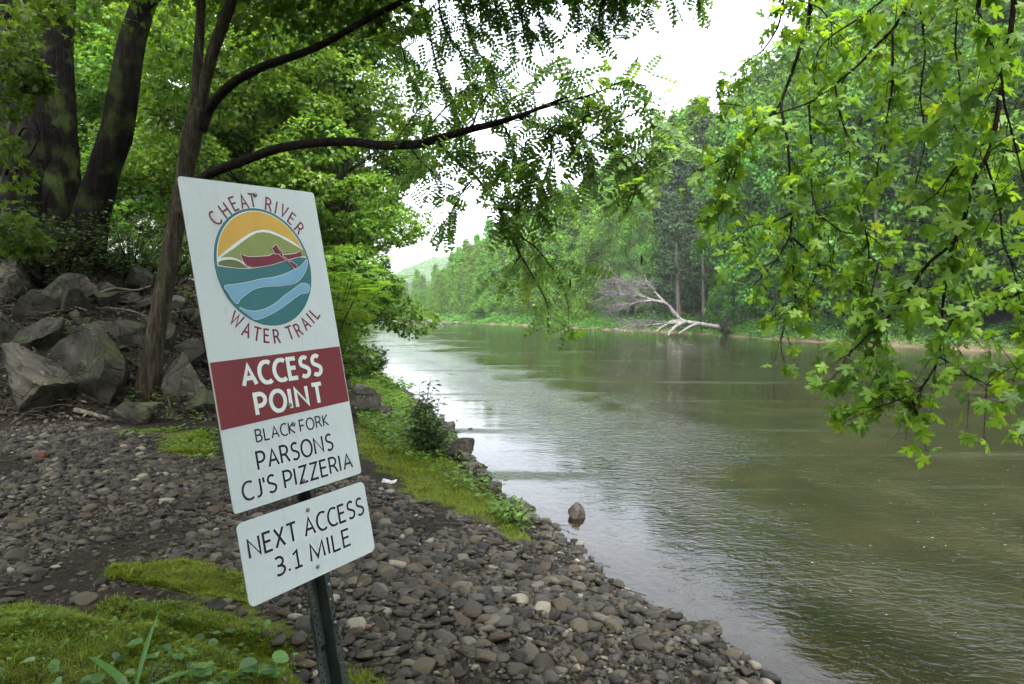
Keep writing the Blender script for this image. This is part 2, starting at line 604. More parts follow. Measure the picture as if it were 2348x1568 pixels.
M['weed'] = leaf_mat('weed_leaf', (.0525, .1200, .0150), (.0863, .1725, .0225), (.1200, .2175, .0300), .45)
M['moss'] = leaf_mat('moss_blade', (.0646, .1035, .0083), (.1079, .1553, .0132), (.1725, .2156, .0215), .4, spec=.15)
M['shrub'] = leaf_mat('shrub_leaf', (.0255, .0563, .0180), (.0425, .0845, .0245), (.0680, .1221, .0326), .35)
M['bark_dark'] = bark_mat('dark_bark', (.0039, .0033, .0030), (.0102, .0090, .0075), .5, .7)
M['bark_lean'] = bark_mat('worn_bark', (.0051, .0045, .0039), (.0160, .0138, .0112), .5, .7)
M['bark_locust'] = bark_mat('furrowed_bark', (.0428, .0356, .0269), (.1020, .0871, .0653), .3, 1.0)
M['bark_far'] = bark_mat('grey_bark', (.0560, .0496, .0416), (.1200, .1080, .0920), 0, .5)
M['twig'] = bark_mat('twig_bark', (.0210, .0175, .0154), (.0420, .0350, .0294), 0, 2.0)
M['dead'] = bark_mat('bleached_wood', (.0765, .0735, .0693), (.1403, .1395, .1336), 0, .4)
M['drift'] = bark_mat('driftwood', (.16, .14, .11), (.30, .27, .22), 0, 1.5)
M['rock'] = rock_mat('boulder_stone', (.0289, .0272, .0221), (.0612, .0570, .0476), .85)
M['rock_pale'] = rock_mat('pale_boulder_stone', (.0572, .0530, .0426), (.1196, .1123, .0936), .5)
M['shore_rock'] = rock_mat('shore_stone', (.0562, .0495, .0428), (.0938, .0840, .0735), .25, 2.0)
M['pebble'] = pebble_mat('pebble_stone', True)
M['cobble'] = pebble_mat('cobble_stone', False)
M['ground'] = terrain_mat()
M['water'] = water_mat()
# ---------------------------------------------------------------- the lie of the land
_sh = [on_plane(*q)[:2] for q in ((1730, 1568), (1655, 1475), (1500, 1392), (1400, 1330), (1290, 1238), (1232, 1192), (1128, 1102), (1085, 1052), (1036, 980), (975, 925), (893, 868), (840, 820))]
_sy = np.array([-40, -8, 0, 2.5] + [q[1] for q in _sh] + [48, 90, 150, 200, 280])
_sx = np.array([8, 4.2, 2.55, 1.95] + [q[0] for q in _sh] + [-11.5, -19, -31, -62, -140])
_fp = [on_plane(*q)[:2] for q in ((2347, 812), (1900, 785), (1600, 766), (1300, 751), (1100, 742), (960, 737))]
_fy = np.array([-40, 10, 25] + [q[1] for q in _fp] + [185, 220, 300])
_fx = np.array([40, 31, 28] + [q[0] for q in _fp] + [-48, -82, -150])
TOE = np.array([(-40, 4.5), (-14, 7.4), (-6.9, 9.4), (-5.4, 10.1), (-4.6, 10.6), (-3.1, 12.8), (-3.8, 16), (-6, 22), (-11.3, 38), (-26, 100), (-40, 150), (-75, 200), (-160, 290)], float)
TOE_POLY = np.vstack([TOE, [(-900, 900), (-900, 4.5)]])

def in_poly(P, x, y):
    P = np.asarray(P)
    r = np.zeros(len(x), bool)
    j = len(P) - 1
    for i in range(len(P)):
        xi, yi, xj, yj = P[i][0], P[i][1], P[j][0], P[j][1]
        c = ((yi > y) != (yj > y))
        if yi != yj: r ^= c & (x < (xj - xi) * (y - yi) / (yj - yi) + xi)
        j = i
    return r

def poly_dist(P, x, y, closed=False):
    P = np.asarray(P)
    d = np.full(len(x), 1e9)
    n = len(P)
    for i in range(n if closed else n - 1):
        a, b = P[i][:2], P[(i + 1) % n][:2]
        e = b - a
        t = np.clip(((x - a[0]) * e[0] + (y - a[1]) * e[1]) / max(e @ e, 1e-9), 0, 1)
        d = np.minimum(d, np.hypot(x - a[0] - t * e[0], y - a[1] - t * e[1]))
    return d

def shore_x(y):
    return np.interp(y, _sy, _sx) + .06 * np.sin(y * 2.1) + .03 * np.sin(y * 5.3 + 1)

def far_x(y):
    return np.interp(y, _fy, _fx) + .5 * np.sin(y * .21) + .25 * np.sin(y * .6)

def d_left(x, y): return (shore_x(y) - x) * .93
def d_far(x, y): return (x - far_x(y)) * .88

def land(x, y):
    x = np.atleast_1d(np.asarray(x, float)).ravel()
    y = np.atleast_1d(np.asarray(y, float)).ravel()
    dl, df = d_left(x, y), d_far(x, y)
    zl = np.interp(dl, [-40, -8, -3, -1, 0, .5, 1.5, 3, 5, 12], [-2.2, -1.4, -.55, -.16, 0, .10, .27, .46, .62, .80])
    q = poly_dist(TOE, x, y)
    q = np.where(in_poly(TOE_POLY, x, y), q, -q)
    zl = zl + np.interp(q, [-1.2, 0, .6, 2.2, 5.0, 9, 200], [0, .06, .42, 1.45, 2.75, 3.5, 8.0])
    zf = np.interp(df, [-40, -6, -2, 0, .5, 2.5, 6, 14, 60, 300], [-2.2, -1.2, -.4, 0, .35, 1.0, 1.7, 2.6, 12, 30])
    z = np.maximum(zl, zf)
    z = z + .035 * noise2(x * 1.1, y * 1.1, 3) * np.clip(dl + .3, .1, 1) + .012 * noise2(x * 6, y * 6, 5, 2)
    z = z + np.clip(q, 0, 1.5) * .16 * noise2(x * .9, y * .9, 9) + np.clip(df - 3, 0, 8) * .06 * noise2(x * .2, y * .2, 11)
    # the mossy hummock in front and the low mossy root ridge behind it
    e = ((x + 2.35) / 1.75) ** 2 + ((y - 2.15) / 1.12) ** 2
    k = np.clip((1.35 - e) / .38, 0, 1)
    z = z + (.20 + .03 * noise2(x * 4, y * 4, 13, 2)) * k * k * (3 - 2 * k) * (e < 1.4)
    e = ((x + 1.72 + (y - 3.75) * 1.5) / .62) ** 2 + ((y - 3.75) / .28) ** 2
    z = z + .075 * np.clip(1.2 - e, 0, .6) / .6
    return z

def ground(px, py):
    """first place where the line of sight through a pixel meets the land"""
    d = ray(px, py)
    t = np.concatenate([np.linspace(1.2, 30, 4000), np.linspace(30, 300, 2000)])
    P = np.array([0, 0, CAM_H]) + t[:, None] * d
    below = P[:, 2] <= land(P[:, 0], P[:, 1])
    i = int(np.argmax(below)) if below.any() else len(t) - 1
    return P[i]

def gpoly(pts): return np.array([ground(*q)[:2] for q in pts])

MOSS = [gpoly(q) for q in (
    [(-260, 1400), (0, 1395), (200, 1372), (330, 1372), (470, 1398), (600, 1440), (690, 1505), (705, 1568), (690, 1900), (-300, 1900)],
    [(250, 1302), (400, 1285), (565, 1330), (570, 1385), (480, 1365), (380, 1345), (240, 1330)],
    [(340, 985), (470, 990), (490, 1045), (380, 1040)],
    [(822, 960), (920, 950), (1000, 1020), (1080, 1090), (1170, 1165), (1218, 1245), (1190, 1240), (1100, 1185), (980, 1150), (900, 1105), (830, 1060)],
    [(800, 850), (870, 868), (940, 925), (1010, 1015), (930, 1000), (850, 985), (815, 950)],
    [(775, 1520), (850, 1545), (905, 1568), (930, 1700), (745, 1700)],
)]
BANKPLANTS = gpoly([(800, 845), (872, 866), (945, 925), (1040, 1010), (1100, 1085), (1180, 1160), (1222, 1245), (1195, 1238), (1120, 1170), (1040, 1120), (930, 1060), (850, 1000), (815, 950)])
GRAVEL = gpoly([(-300, 985), (0, 985), (150, 965), (330, 985), (480, 1035), (820, 1095), (905, 1120), (1000, 1165), (1110, 1200), (1195, 1250), (1262, 1195), (1320, 1240), (1375, 1295), (1450, 1350), (1560, 1410), (1700, 1485), (1790, 1568), (1900, 1800), (1500, 2000), (-500, 2000)])

def moss_at(x, y):
    x = np.asarray(x, float)
    y = np.asarray(y, float)
    r = np.zeros(len(x))
    w = .13 * noise2(x * 2.4, y * 2.4, 21) + .10 * noise2(x * 9, y * 9, 22, 2)
    w = w * np.where(y > 5, 2.0, 1.0)
    for P in MOSS:
        d = poly_dist(P, x, y, True)
        d = np.where(in_poly(P, x, y), d, -d) + w
        r = np.maximum(r, np.clip(d / .12 + .4, 0, 1))
    return r

def axis(fine0, fine1, step, lo, hi, grow=1.13):
    a = list(np.arange(fine0, fine1 + 1e-6, step))
    s, v = step, a[-1]
    while v < hi:
        s *= grow
        v += s
        a.append(v)
    s, v, b = step, a[0], []
    while v > lo:
        s *= grow
        v -= s
        b.append(v)
    return np.array(b[::-1] + a)

gx = axis(-9.0, 3.0, .065, -700, 700, 1.06)
gy = axis(1.2, 15.0, .07, -60, 1500, 1.035)
X, Y = np.meshgrid(gx, gy)
xr, yr = X.ravel(), Y.ravel()
zr = land(xr, yr)
mb = MB()
mb.add(np.c_[xr, yr, zr], grid_faces(len(gx), len(gy)), 0, True)
gme = mb.data('riverbank', M['ground'])
near = (np.abs(xr) < 14) & (yr < 20) & (yr > -4)
mo = np.zeros(len(xr))
mo[near] = moss_at(xr[near], yr[near])
dl, df = d_left(xr, yr), d_far(xr, yr)
attr(gme, 'moss', mo)
attr(gme, 'sand', np.clip(1 - np.abs(df - .35) / .9, 0, 1) * (df > -2) * np.clip(.45 + 1.2 * noise2(xr * .13, yr * .13, 93), 0, 1))
attr(gme, 'bed', np.clip(np.minimum(-dl, -df) / .25, 0, 1))
tag(put('riverbank', gme), kind='structure')

wx = axis(-4.0, 3.0, .25, -260, 260, 1.07)
wy = axis(2.0, 16.0, .25, -60, 420, 1.05)
X, Y = np.meshgrid(wx, wy)
xr, yr = X.ravel(), Y.ravel()
mb = MB()
mb.add(np.c_[xr, yr, np.zeros(len(xr))], grid_faces(len(wx), len(wy)), 0, True)
wme = mb.data('river_water', M['water'])
dl, df = d_left(xr, yr), d_far(xr, yr)
dd = np.minimum(-dl, -df)
attr(wme, 'depth', np.clip(.25 + dd * .45, 0, 1))
attr(wme, 'calm', np.interp(-dl, [0, .6, 1.3, 2.2, 3.4, 5, 9, 30], [.08, .12, .30, 1.5, 1.2, .45, .30, .28]) * np.interp(yr, [0, 12, 25, 60, 100, 120, 165, 210], [1, .9, .55, .28, .22, 3.2, 3.2, .6]))
tag(put('river_water', wme), kind='structure')

# ---------------------------------------------------------------- far wooded hill at the bend
hx = np.linspace(-520, 160, 180)
hy = np.linspace(480, 1000, 90)
X, Y = np.meshgrid(hx, hy)
xr, yr = X.ravel(), Y.ravel()
def hill_z(x, y):
    r = 43 * np.exp(-((x + 75) / 62) ** 2) + 24 * np.exp(-((x - 10) / 70) ** 2) + 30 * np.exp(-((x + 240) / 110) ** 2)
    return r * np.exp(-((y - 720) / 120) ** 2) + 4 * noise2(x * .02, y * .02, 31) - 2
mb = MB()
mb.add(np.c_[xr, yr, hill_z(xr, yr)], grid_faces(len(hx), len(hy)), 0, True)
tag(mb.build('hill', M['ground']), kind='structure')
rg = np.random.default_rng(41)
n = 5200
tx, ty = rg.uniform(-330, 60, n), rg.uniform(540, 740, n)
tz = hill_z(tx, ty)
k = 46
c = np.repeat(np.c_[tx, ty, tz + 3], k, 0)
u = unit(rg.normal(size=(n * k, 3)) + [0, 0, .5])
rr = np.repeat(rg.uniform(2.2, 4.2, n), k)[:, None]
mb = MB()
scatter(mb, QUAD, QUAD_F, c + u * rr * [1, 1, 1.3], np.cross(u, rg.normal(size=u.shape)), u + rg.normal(size=u.shape) * .4, rg.uniform(1.6, 2.6, n * k))
tag(mb.build('hill_forest', M['far_mid']), 'continuous green forest covering the distant hill at the bend', 'forest', kind='stuff')
# ---------------------------------------------------------------- the access sign
M['sign_white'] = sign_paint('sign_white', (.50, .575, .59), .28)
M['sign_back'] = plain('sign_aluminium', (.35, .36, .37), .45, .5, .6)
M['sign_red'] = sign_paint('sign_dark_red', (.150, .022, .030), .3)
M['letter_red'] = plain('letter_dark_red', (.145, .012, .030), .4, .4, var=.05, bump=0)
M['letter_dark'] = plain('letter_navy_black', (.016, .013, .028), .4, .4, var=.05, bump=0)
M['em_teal'] = plain('emblem_teal', (.030, .135, .150), .4, .4, var=.05, bump=0)
M['em_pale'] = plain('emblem_pale', (.62, .70, .68), .4, .4, var=.03, bump=0)
M['em_yellow'] = plain('emblem_yellow', (.53, .325, .045), .4, .4, var=.04, bump=0)
M['em_green'] = plain('emblem_green', (.20, .245, .070), .4, .4, var=.04, bump=0)
M['em_olive'] = plain('emblem_olive', (.115, .125, .045), .4, .4, var=.04, bump=0)
M['em_blue'] = plain('emblem_blue', (.155, .335, .48), .4, .4, var=.04, bump=0)
M['post'] = plain('post_green', (.028, .038, .034), .5, .4, .2, var=.3, nscale=30)
M['hole'] = plain('hole_dark', (.008, .008, .008), .8, .1)
M['bolt'] = plain('bolt_zinc', (.20, .21, .215), .4, .5, .6, nscale=200)
M['sign_edge'] = plain('sign_edge_cream', (.42, .36, .22), .6, .3)

SO = np.array([-0.89320856, 1.84030406, 2.55904137])
SU = np.array([.55614475, .82986006, .04511429])
SV = np.array([-.1726946, .06229446, .98300355])
SN = unit(np.cross(SU, SV))                 # faces the camera
sign = empty('access_sign', tuple(SO - SV * 2.12 + SU * .2285))
bpy.context.view_layer.update()
tag(sign, 'leaning white river access sign on a dark green metal post', 'sign')
_inv = np.array(sign.matrix_world.inverted())

def on_sign(q):
    """(u right, v down, w out of the face) -> local to the sign's base"""
    q = np.asarray(q, float)
    P = SO + q[:, :1] * SU - q[:, 1:2] * SV + q[:, 2:3] * SN
    return P @ _inv[:3, :3].T + _inv[:3, 3]

def sign_part(name, pieces, mats, parent):
    mb = MB()
    for V, f, m in pieces:
        mb.add(on_sign(V), f, m, False)
    return mb.build(name, mats, parent)

def rounded(u0, v0, u1, v1, r, n=6):
    o = []
    for cu, cv, a in ((u1 - r, v0 + r, -90), (u1 - r, v1 - r, 0), (u0 + r, v1 - r, 90), (u0 + r, v0 + r, 180)):
        for i in range(n + 1):
            t = RAD(a + 90 * i / n)
            o.append((cu + r * math.cos(t), cv + r * math.sin(t)))
    return o

def slab(outline, w0, w1, m=0, mside=None):
    """a flat sheet with thickness"""
    n = len(outline)
    V = np.array([(u, v, w1) for u, v in outline] + [(u, v, w0) for u, v in outline])
    face = [(V, [tuple(range(n))[::-1]], m), (V, [tuple(range(n, 2 * n))], m if mside is None else mside),
            (V, [(i, (i + 1) % n, n + (i + 1) % n, n + i) for i in range(n)], m if mside is None else mside)]
    return face

def flat(outline, w, m=0):
    from mathutils.geometry import tessellate_polygon
    tri = tessellate_polygon([[Vector((u, v, 0)) for u, v in outline]])
    V = np.array([(u, v, w) for u, v in outline])
    a = np.array(tri)
    e = V[a][:, :, :2]
    s = (e[:, 1, 0] - e[:, 0, 0]) * (e[:, 2, 1] - e[:, 0, 1]) - (e[:, 1, 1] - e[:, 0, 1]) * (e[:, 2, 0] - e[:, 0, 0])
    a[s > 0] = a[s > 0][:, ::-1]
    return (V, a, m)

panel = sign_part('main_panel', slab(rounded(0, 0, .457, .914, .010), -.0025, 0, 0, 1), [M['sign_white'], M['sign_back']], sign)
lower = sign_part('lower_panel', slab(rounded(0, .9405, .4595, 1.1645, .018), -.0025, 0, 0, 1), [M['sign_white'], M['sign_back']], sign)
sign_part('red_band', [flat([(.0035, .5065), (.4545, .5025), (.4545, .6805), (.0035, .6890)], .0006)], [M['sign_red']], panel)
sign_part('band_edge', [flat([(.0012, .5075), (.0035, .5065), (.0035, .6890), (.0012, .6900)], .0006)], [M['sign_edge']], panel)

def _e(cx, cy, rx, ry, a0, a1, n=14):
    return [(cx + rx * math.cos(RAD(a)), cy + ry * math.sin(RAD(a))) for a in np.linspace(a0, a1, n)]
_S = _e(.245, .745, .215, .255, 42, 200, 10) + [(.075, .60), (.16, .545), (.29, .485), (.40, .41)] + _e(.225, .265, .24, .265, 20, -138, 10)
GLYPH = {   # plain humanist capitals drawn as pen strokes: width, strokes
    'A': (.62, [[(0, 0), (.31, 1), (.62, 0)], [(.11, .33), (.51, .33)]]),
    'B': (.50, [[(0, 0), (0, 1), (.2, 1)] + _e(.22, .765, .22, .235, 90, -90, 9) + [(0, .53)], [(.2, .53)] + _e(.24, .265, .26, .265, 90, -90, 9) + [(0, 0)]]),
    'C': (.55, [_e(.37, .5, .37, .52, 55, 305, 24)]),
    'E': (.43, [[(.43, 0), (0, 0), (0, 1), (.42, 1)], [(0, .53), (.38, .53)]]),
    'F': (.43, [[(0, 0), (0, 1), (.43, 1)], [(0, .50), (.39, .50)]]),
    'H': (.60, [[(0, 0), (0, 1)], [(.6, 0), (.6, 1)], [(0, .52), (.6, .52)]]),
    'I': (.0, [[(0, 0), (0, 1)]]),
    'J': (.27, [[(.27, 1), (.27, .25)] + _e(.07, .22, .20, .23, 0, -110, 8)]),
    'K': (.50, [[(0, 0), (0, 1)], [(.47, 1), (.03, .50), (.50, 0)]]),
    'L': (.42, [[(0, 1), (0, 0), (.42, 0)]]),
    'M': (.80, [[(0, 0), (.06, 1), (.40, .1), (.74, 1), (.80, 0)]]),
    'N': (.60, [[(0, 0), (0, 1), (.6, 0), (.6, 1)]]),
    'O': (.74, [_e(.37, .5, .37, .515, 90, 450, 34)]),
    'P': (.48, [[(0, 0), (0, 1), (.2, 1)] + _e(.21, .71, .27, .29, 90, -90, 12) + [(0, .42)]]),
    'R': (.52, [[(0, 0), (0, 1), (.2, 1)] + _e(.21, .74, .25, .26, 90, -90, 12) + [(0, .48)], [(.22, .48), (.34, .38), (.52, 0)]]),
    'S': (.47, [_S]),
    'T': (.56, [[(0, 1), (.56, 1)], [(.28, 1), (.28, 0)]]),
    'V': (.60, [[(0, 1), (.30, 0), (.60, 1)]]),
    'W': (.90, [[(0, 1), (.22, 0), (.45, .9), (.68, 0), (.90, 1)]]),
    'X': (.56, [[(.02, 1), (.54, 0)], [(.54, 1), (.02, 0)]]),
    'Z': (.52, [[(.02, 1), (.5, 1), (0, 0), (.52, 0)]]),
    '1': (.40, [[(.0, .80), (.22, 1), (.22, 0)], [(0, 0), (.42, 0)]]),
    '3': (.46, [_e(.19, .755, .23, .245, 130, -85, 12), [(.10, .52)] + _e(.19, .26, .27, .26, 88, -130, 13)]),
    '.': (.02, [[(.01, 0), (.01, .13)]]),
    "'": (.0, [[(0, 1), (0, .70)]]),
    ' ': (.10, []),
}
def stroke_strip(P, wd, rnd=False):
    P = np.asarray(P, float)
    keep = [0] + [i for i in range(1, len(P)) if np.hypot(*(P[i] - P[i - 1])) > 1e-4]
    P = P[keep]
    closed = np.hypot(*(P[0] - P[-1])) < 1e-6
    d = unit(np.diff(P, axis=0))
    n = np.c_[-d[:, 1], d[:, 0]]
    if rnd and not closed:
        P[0] -= d[0] * 0
    L = []
    for i in range(len(P)):
        if i == 0: m = n[0] if not closed else unit(n[0] + n[-1])
        elif i == len(P) - 1: m = n[-1] if not closed else unit(n[0] + n[-1])
        else:
            m = unit(n[i - 1] + n[i])
            m = m / max(.42, m @ n[i])
        L.append((P[i] + m * wd / 2, P[i] - m * wd / 2))
    V = [q for r in L for q in r]
    f = [(2 * i, 2 * i + 1, 2 * i + 3, 2 * i + 2) for i in range(len(P) - 1)]
    return np.array(V), f

def glyph_strokes(ch, wd):
    return [stroke_strip(q, wd) for q in GLYPH[ch][1]]

def pen_line(s, u0, u1, vtop, vbot, w, pen, gap=.20):
    """letters set between u0 and u1, the pen's width included"""
    x, items = 0.0, []
    for ch in s:
        items.append((ch, x))
        x += GLYPH[ch][0] + gap * (1.25 if ch in 'IN.M' else 1.0)
    total = x - gap * (1.25 if s[-1] in 'INM' else 1.0)
    h = vbot - vtop
    sx = (u1 - u0 - pen * h) / total
    out, z = [], 0
    for ch, x in items:
        for P in GLYPH[ch][1]:
            # the pen keeps its width: place the stroke in millimetres first, then thicken
            Q = [(u0 + pen * h / 2 + (x + a) * sx, vbot - pen * h * .5 * 0 - (b * (1 - pen) + pen / 2) * h) for a, b in P]
            V, f = stroke_strip(Q, pen * h)
            z += 1
            V[:, 1] = np.clip(V[:, 1], vtop, vbot)
            out.append((np.c_[V, np.full(len(V), w + .00003 * (z % 4))], f, 0))
    return out

def arc_text(s, pos, size, cu, cv, inner, pen):
    out = []
    for ch, (u, v) in zip(s, pos):
        a = math.atan2(u - cu, cv - v) if inner else -math.atan2(u - cu, v - cv)
        c, sn = math.cos(a), math.sin(a)
        for k, P in enumerate(GLYPH[ch][1]):
            Q = []
            for x, y in P:
                x = (x - GLYPH[ch][0] / 2) * size * .92
                y = (y - .5) * size
                Q.append((u + x * c + y * sn, v + x * sn - y * c))
            V, f = stroke_strip(Q, pen)
            out.append((np.c_[V, np.full(len(V), .0006 + .00003 * k)], f, 0))
            for q in (Q[0], Q[-1]):
                if Q[0] != Q[-1]: out.append(flat([(q[0] + pen / 2 * math.cos(t), q[1] + pen / 2 * math.sin(t)) for t in np.arange(10) * math.pi / 5], .0006 + .00003 * (k + 4), 0))
    return out

CHEAT = [(.0895, -.1100), (.1254, -.0847), (.1566, -.0624), (.1898, -.0528), (.2207, -.0466), (.2752, -.0539), (.3005, -.0617), (.3274, -.0709), (.3515, -.0924), (.375, -.1217)]
WATER = [(.1036, -.3959), (.1304, -.4269), (.1612, -.4406), (.1911, -.4479), (.2248, -.4522), (.2734, -.4450), (.3051, -.4389), (.3358, -.4204), (.3583, -.4060), (.378, -.3910)]
for s_, ps, up in (('CHEATRIVER', CHEAT, True), ('WATERTRAIL', WATER, False)):
    sign_part('lettering', arc_text(s_, [(u, -v) for u, v in ps], .0375, .228, .245, up, .0056), [M['letter_red']], panel)
for s_, u0, u1, v0, v1, w, pen, gap, m, par in (
        ('ACCESS', .0855, .3715, .5165, .5875, .0016, .178, .22, 'em_pale', panel), ('POINT', .1130, .3610, .6040, .6730, .0016, .178, .27, 'em_pale', panel),
        ('BLACK FORK', .1005, .3610, .7050, .7425, .0006, .122, .23, 'letter_dark', panel), ('PARSONS', .0910, .3645, .7650, .8195, .0006, .122, .22, 'letter_dark', panel),
        ("CJ'S PIZZERIA", .0320, .4275, .8370, .8905, .0006, .122, .22, 'letter_dark', panel),
        ('NEXT ACCESS', .0215, .4420, .9850, 1.0430, .0006, .122, .21, 'letter_dark', lower), ('3.1 MILE', .0920, .3690, 1.0620, 1.1175, .0006, .122, .22, 'letter_dark', lower)):
    sign_part('lettering', pen_line(s_, u0, u1, v0, v1, w, pen, gap), [M[m]], par)

# emblem, outlines measured off the sign's face
EM = {'sun': [(0.0769, 0.2203), (0.0796, 0.2056), (0.0836, 0.1912), (0.0887, 0.1772), (0.095, 0.1638), (0.1024, 0.151), (0.1108, 0.1391), (0.1203, 0.128), (0.1305, 0.1179), (0.1417, 0.1088), (0.1535, 0.1009), (0.1659, 0.0942), (0.1789, 0.0887), (0.1922, 0.0845), (0.2059, 0.0817), (0.2197, 0.0801), (0.2336, 0.08), (0.2475, 0.0812), (0.2612, 0.0838), (0.2746, 0.0877), (0.2876, 0.0929), (0.3002, 0.0994), (0.3121, 0.1071), (0.3234, 0.1159), (0.3339, 0.1258), (0.3435, 0.1367), (0.3521, 0.1485), (0.3597, 0.1611), (0.3663, 0.1743), (0.3717, 0.1882), (0.3478, 0.1699), (0.321, 0.1549), (0.2942, 0.1431), (0.2635, 0.1341), (0.2399, 0.1326), (0.2156, 0.1374), (0.1909, 0.1471), (0.1656, 0.1617), (0.1367, 0.1794), (0.1081, 0.1983)], 'pale': [(0.3812, 0.2157), (0.3781, 0.2011), (0.3738, 0.1867), (0.3684, 0.1729), (0.3618, 0.1596), (0.3542, 0.1471), (0.3455, 0.1353), (0.3359, 0.1244), (0.3255, 0.1144), (0.3142, 0.1055), (0.3023, 0.0978), (0.2898, 0.0912), (0.2768, 0.0858), (0.2634, 0.0818), (0.2497, 0.079), (0.2358, 0.0776), (0.2219, 0.0775), (0.208, 0.0788), (0.1943, 0.0814), (0.1808, 0.0853), (0.1678, 0.0906), (0.1552, 0.097), (0.1432, 0.1047), (0.1319, 0.1134), (0.1213, 0.1233), (0.1117, 0.1341), (0.1029, 0.1458), (0.0952, 0.1583), (0.0885, 0.1715), (0.0829, 0.1853), (0.0785, 0.1995), (0.0753, 0.2142), (0.0733, 0.2291), (0.0726, 0.2441), (0.099, 0.2477), (0.1343, 0.2508), (0.171, 0.2516), (0.21, 0.2469), (0.2508, 0.2397), (0.2936, 0.2288), (0.3293, 0.2187), (0.356, 0.2139)], 'hill': [(0.0844, 0.2208), (0.1062, 0.2087), (0.1344, 0.1916), (0.1635, 0.1727), (0.189, 0.1569), (0.2142, 0.1449), (0.2384, 0.1406), (0.2618, 0.1426), (0.2925, 0.1516), (0.323, 0.1658), (0.3502, 0.1788), (0.3779, 0.1927), (0.3829, 0.2115), (0.3564, 0.2121), (0.321, 0.2178), (0.2945, 0.2246), (0.2516, 0.2356), (0.1729, 0.2415), (0.156, 0.2327), (0.1393, 0.2238), (0.1204, 0.2185), (0.1009, 0.2186)], 'small': [(0.0766, 0.2329), (0.0922, 0.2278), (0.1138, 0.2252), (0.1314, 0.2272), (0.1451, 0.2319), (0.1546, 0.2401), (0.1677, 0.2492), (0.1345, 0.2495), (0.0995, 0.2455), (0.0751, 0.2415)], 'canoe': [(0.1496, 0.2077), (0.1596, 0.2134), (0.1739, 0.2165), (0.2006, 0.2159), (0.2281, 0.2137), (0.2483, 0.2115), (0.2574, 0.2061), (0.2697, 0.2048), (0.2935, 0.2088), (0.3234, 0.2056), (0.3454, 0.2023), (0.3623, 0.1939), (0.3662, 0.2111), (0.3383, 0.216), (0.2941, 0.2267), (0.251, 0.2384), (0.2103, 0.2452), (0.1794, 0.2472), (0.1651, 0.2433), (0.1561, 0.2317), (0.1528, 0.2202)], 'man': [(0.2583, 0.1871), (0.2633, 0.1862), (0.2691, 0.1833), (0.27, 0.1791), (0.2775, 0.1781), (0.2799, 0.1843), (0.2836, 0.1926), (0.2909, 0.1973), (0.2937, 0.2035), (0.2923, 0.2106), (0.288, 0.2114), (0.2856, 0.203), (0.2798, 0.2053), (0.2676, 0.2055), (0.2633, 0.1966)], 'paddle': [(0.2609, 0.1925), (0.2637, 0.1904), (0.3173, 0.2295), (0.3142, 0.2324)], 'blade': [(0.3129, 0.2328), (0.3208, 0.227), (0.3397, 0.241), (0.3354, 0.2514), (0.3281, 0.2496)], 'sa': [(0.0842, 0.3002), (0.1186, 0.2959), (0.1637, 0.2898), (0.2033, 0.2818), (0.2433, 0.2776), (0.2857, 0.2684), (0.3217, 0.2561), (0.3496, 0.2452), (0.3701, 0.2306), (0.3833, 0.2202), (0.381, 0.2377), (0.3685, 0.2595), (0.3465, 0.2811), (0.3222, 0.2951), (0.2789, 0.3022), (0.2382, 0.3033), (0.1987, 0.3054), (0.1705, 0.3132), (0.1458, 0.3259), (0.1251, 0.3384), (0.1149, 0.3505), (0.1031, 0.341), (0.0929, 0.3197)], 'sb': [(0.1179, 0.3616), (0.1409, 0.3711), (0.1701, 0.3748), (0.2058, 0.3687), (0.2445, 0.3525), (0.2769, 0.3328), (0.3094, 0.3161), (0.3335, 0.3023), (0.35, 0.2961), (0.3649, 0.2981), (0.3745, 0.3048), (0.3658, 0.3252), (0.3413, 0.3275), (0.3083, 0.3425), (0.271, 0.3622), (0.2309, 0.381), (0.2013, 0.3914), (0.1655, 0.3988), (0.1453, 0.3868)]}
def ellipse(cu, cv, a, b, n=72): return [(cu + a * math.cos(2 * math.pi * i / n), cv + b * math.sin(2 * math.pi * i / n)) for i in range(n)]
def smooth_closed(P, n=4):
    P = np.asarray(P, float)
    Q = np.vstack([P[-2:], P, P[:3]])
    S = spline(Q, n * (len(Q) - 1))
    return [tuple(q) for q in S[2 * n:-(2 * n)]][:n * len(P)]
def inset(P, d):
    P = np.asarray(P, float)
    t = unit(np.roll(P, -1, 0) - np.roll(P, 1, 0))
    nr = np.c_[-t[:, 1], t[:, 0]]
    a = (P[:, 0] * np.roll(P[:, 1], -1) - np.roll(P[:, 0], -1) * P[:, 1]).sum()
    return [tuple(q) for q in P + nr * d * (1 if a > 0 else -1)]
CE = (.2281, .2454)
sign_part('emblem_disc', [flat(ellipse(*CE, .1655, .1772), .0004, 1), flat(ellipse(*CE, .1640, .1756), .0008, 0)], [M['em_teal'], M['em_pale']], panel)
sign_part('emblem_sky', [flat(EM['pale'], .0012, 1), flat(EM['sun'], .0016, 0)], [M['em_yellow'], M['em_pale']], panel)
sign_part('emblem_hills', [flat(EM['hill'], .0016, 0), flat(EM['small'], .0016, 1)], [M['em_green'], M['em_olive']], panel)
for k in ('sa', 'sb'):
    P = smooth_closed(EM[k], 3)
    sign_part('emblem_stream', [flat(inset(P, -.0012), .0012, 1), flat(P, .0016, 0)], [M['em_blue'], M['em_pale']], panel)
for nm, keys in (('emblem_canoe', ('canoe',)), ('emblem_paddler', ('man', 'paddle', 'blade'))):
    pc = []
    for k in keys:
        z = .0020 if nm == 'emblem_canoe' else .0028
        pc += [flat(inset(EM[k], -.0016), z, 1), flat(EM[k], z + .0004, 0)]
    sign_part(nm, pc, [M['letter_red'], M['em_pale']], panel)

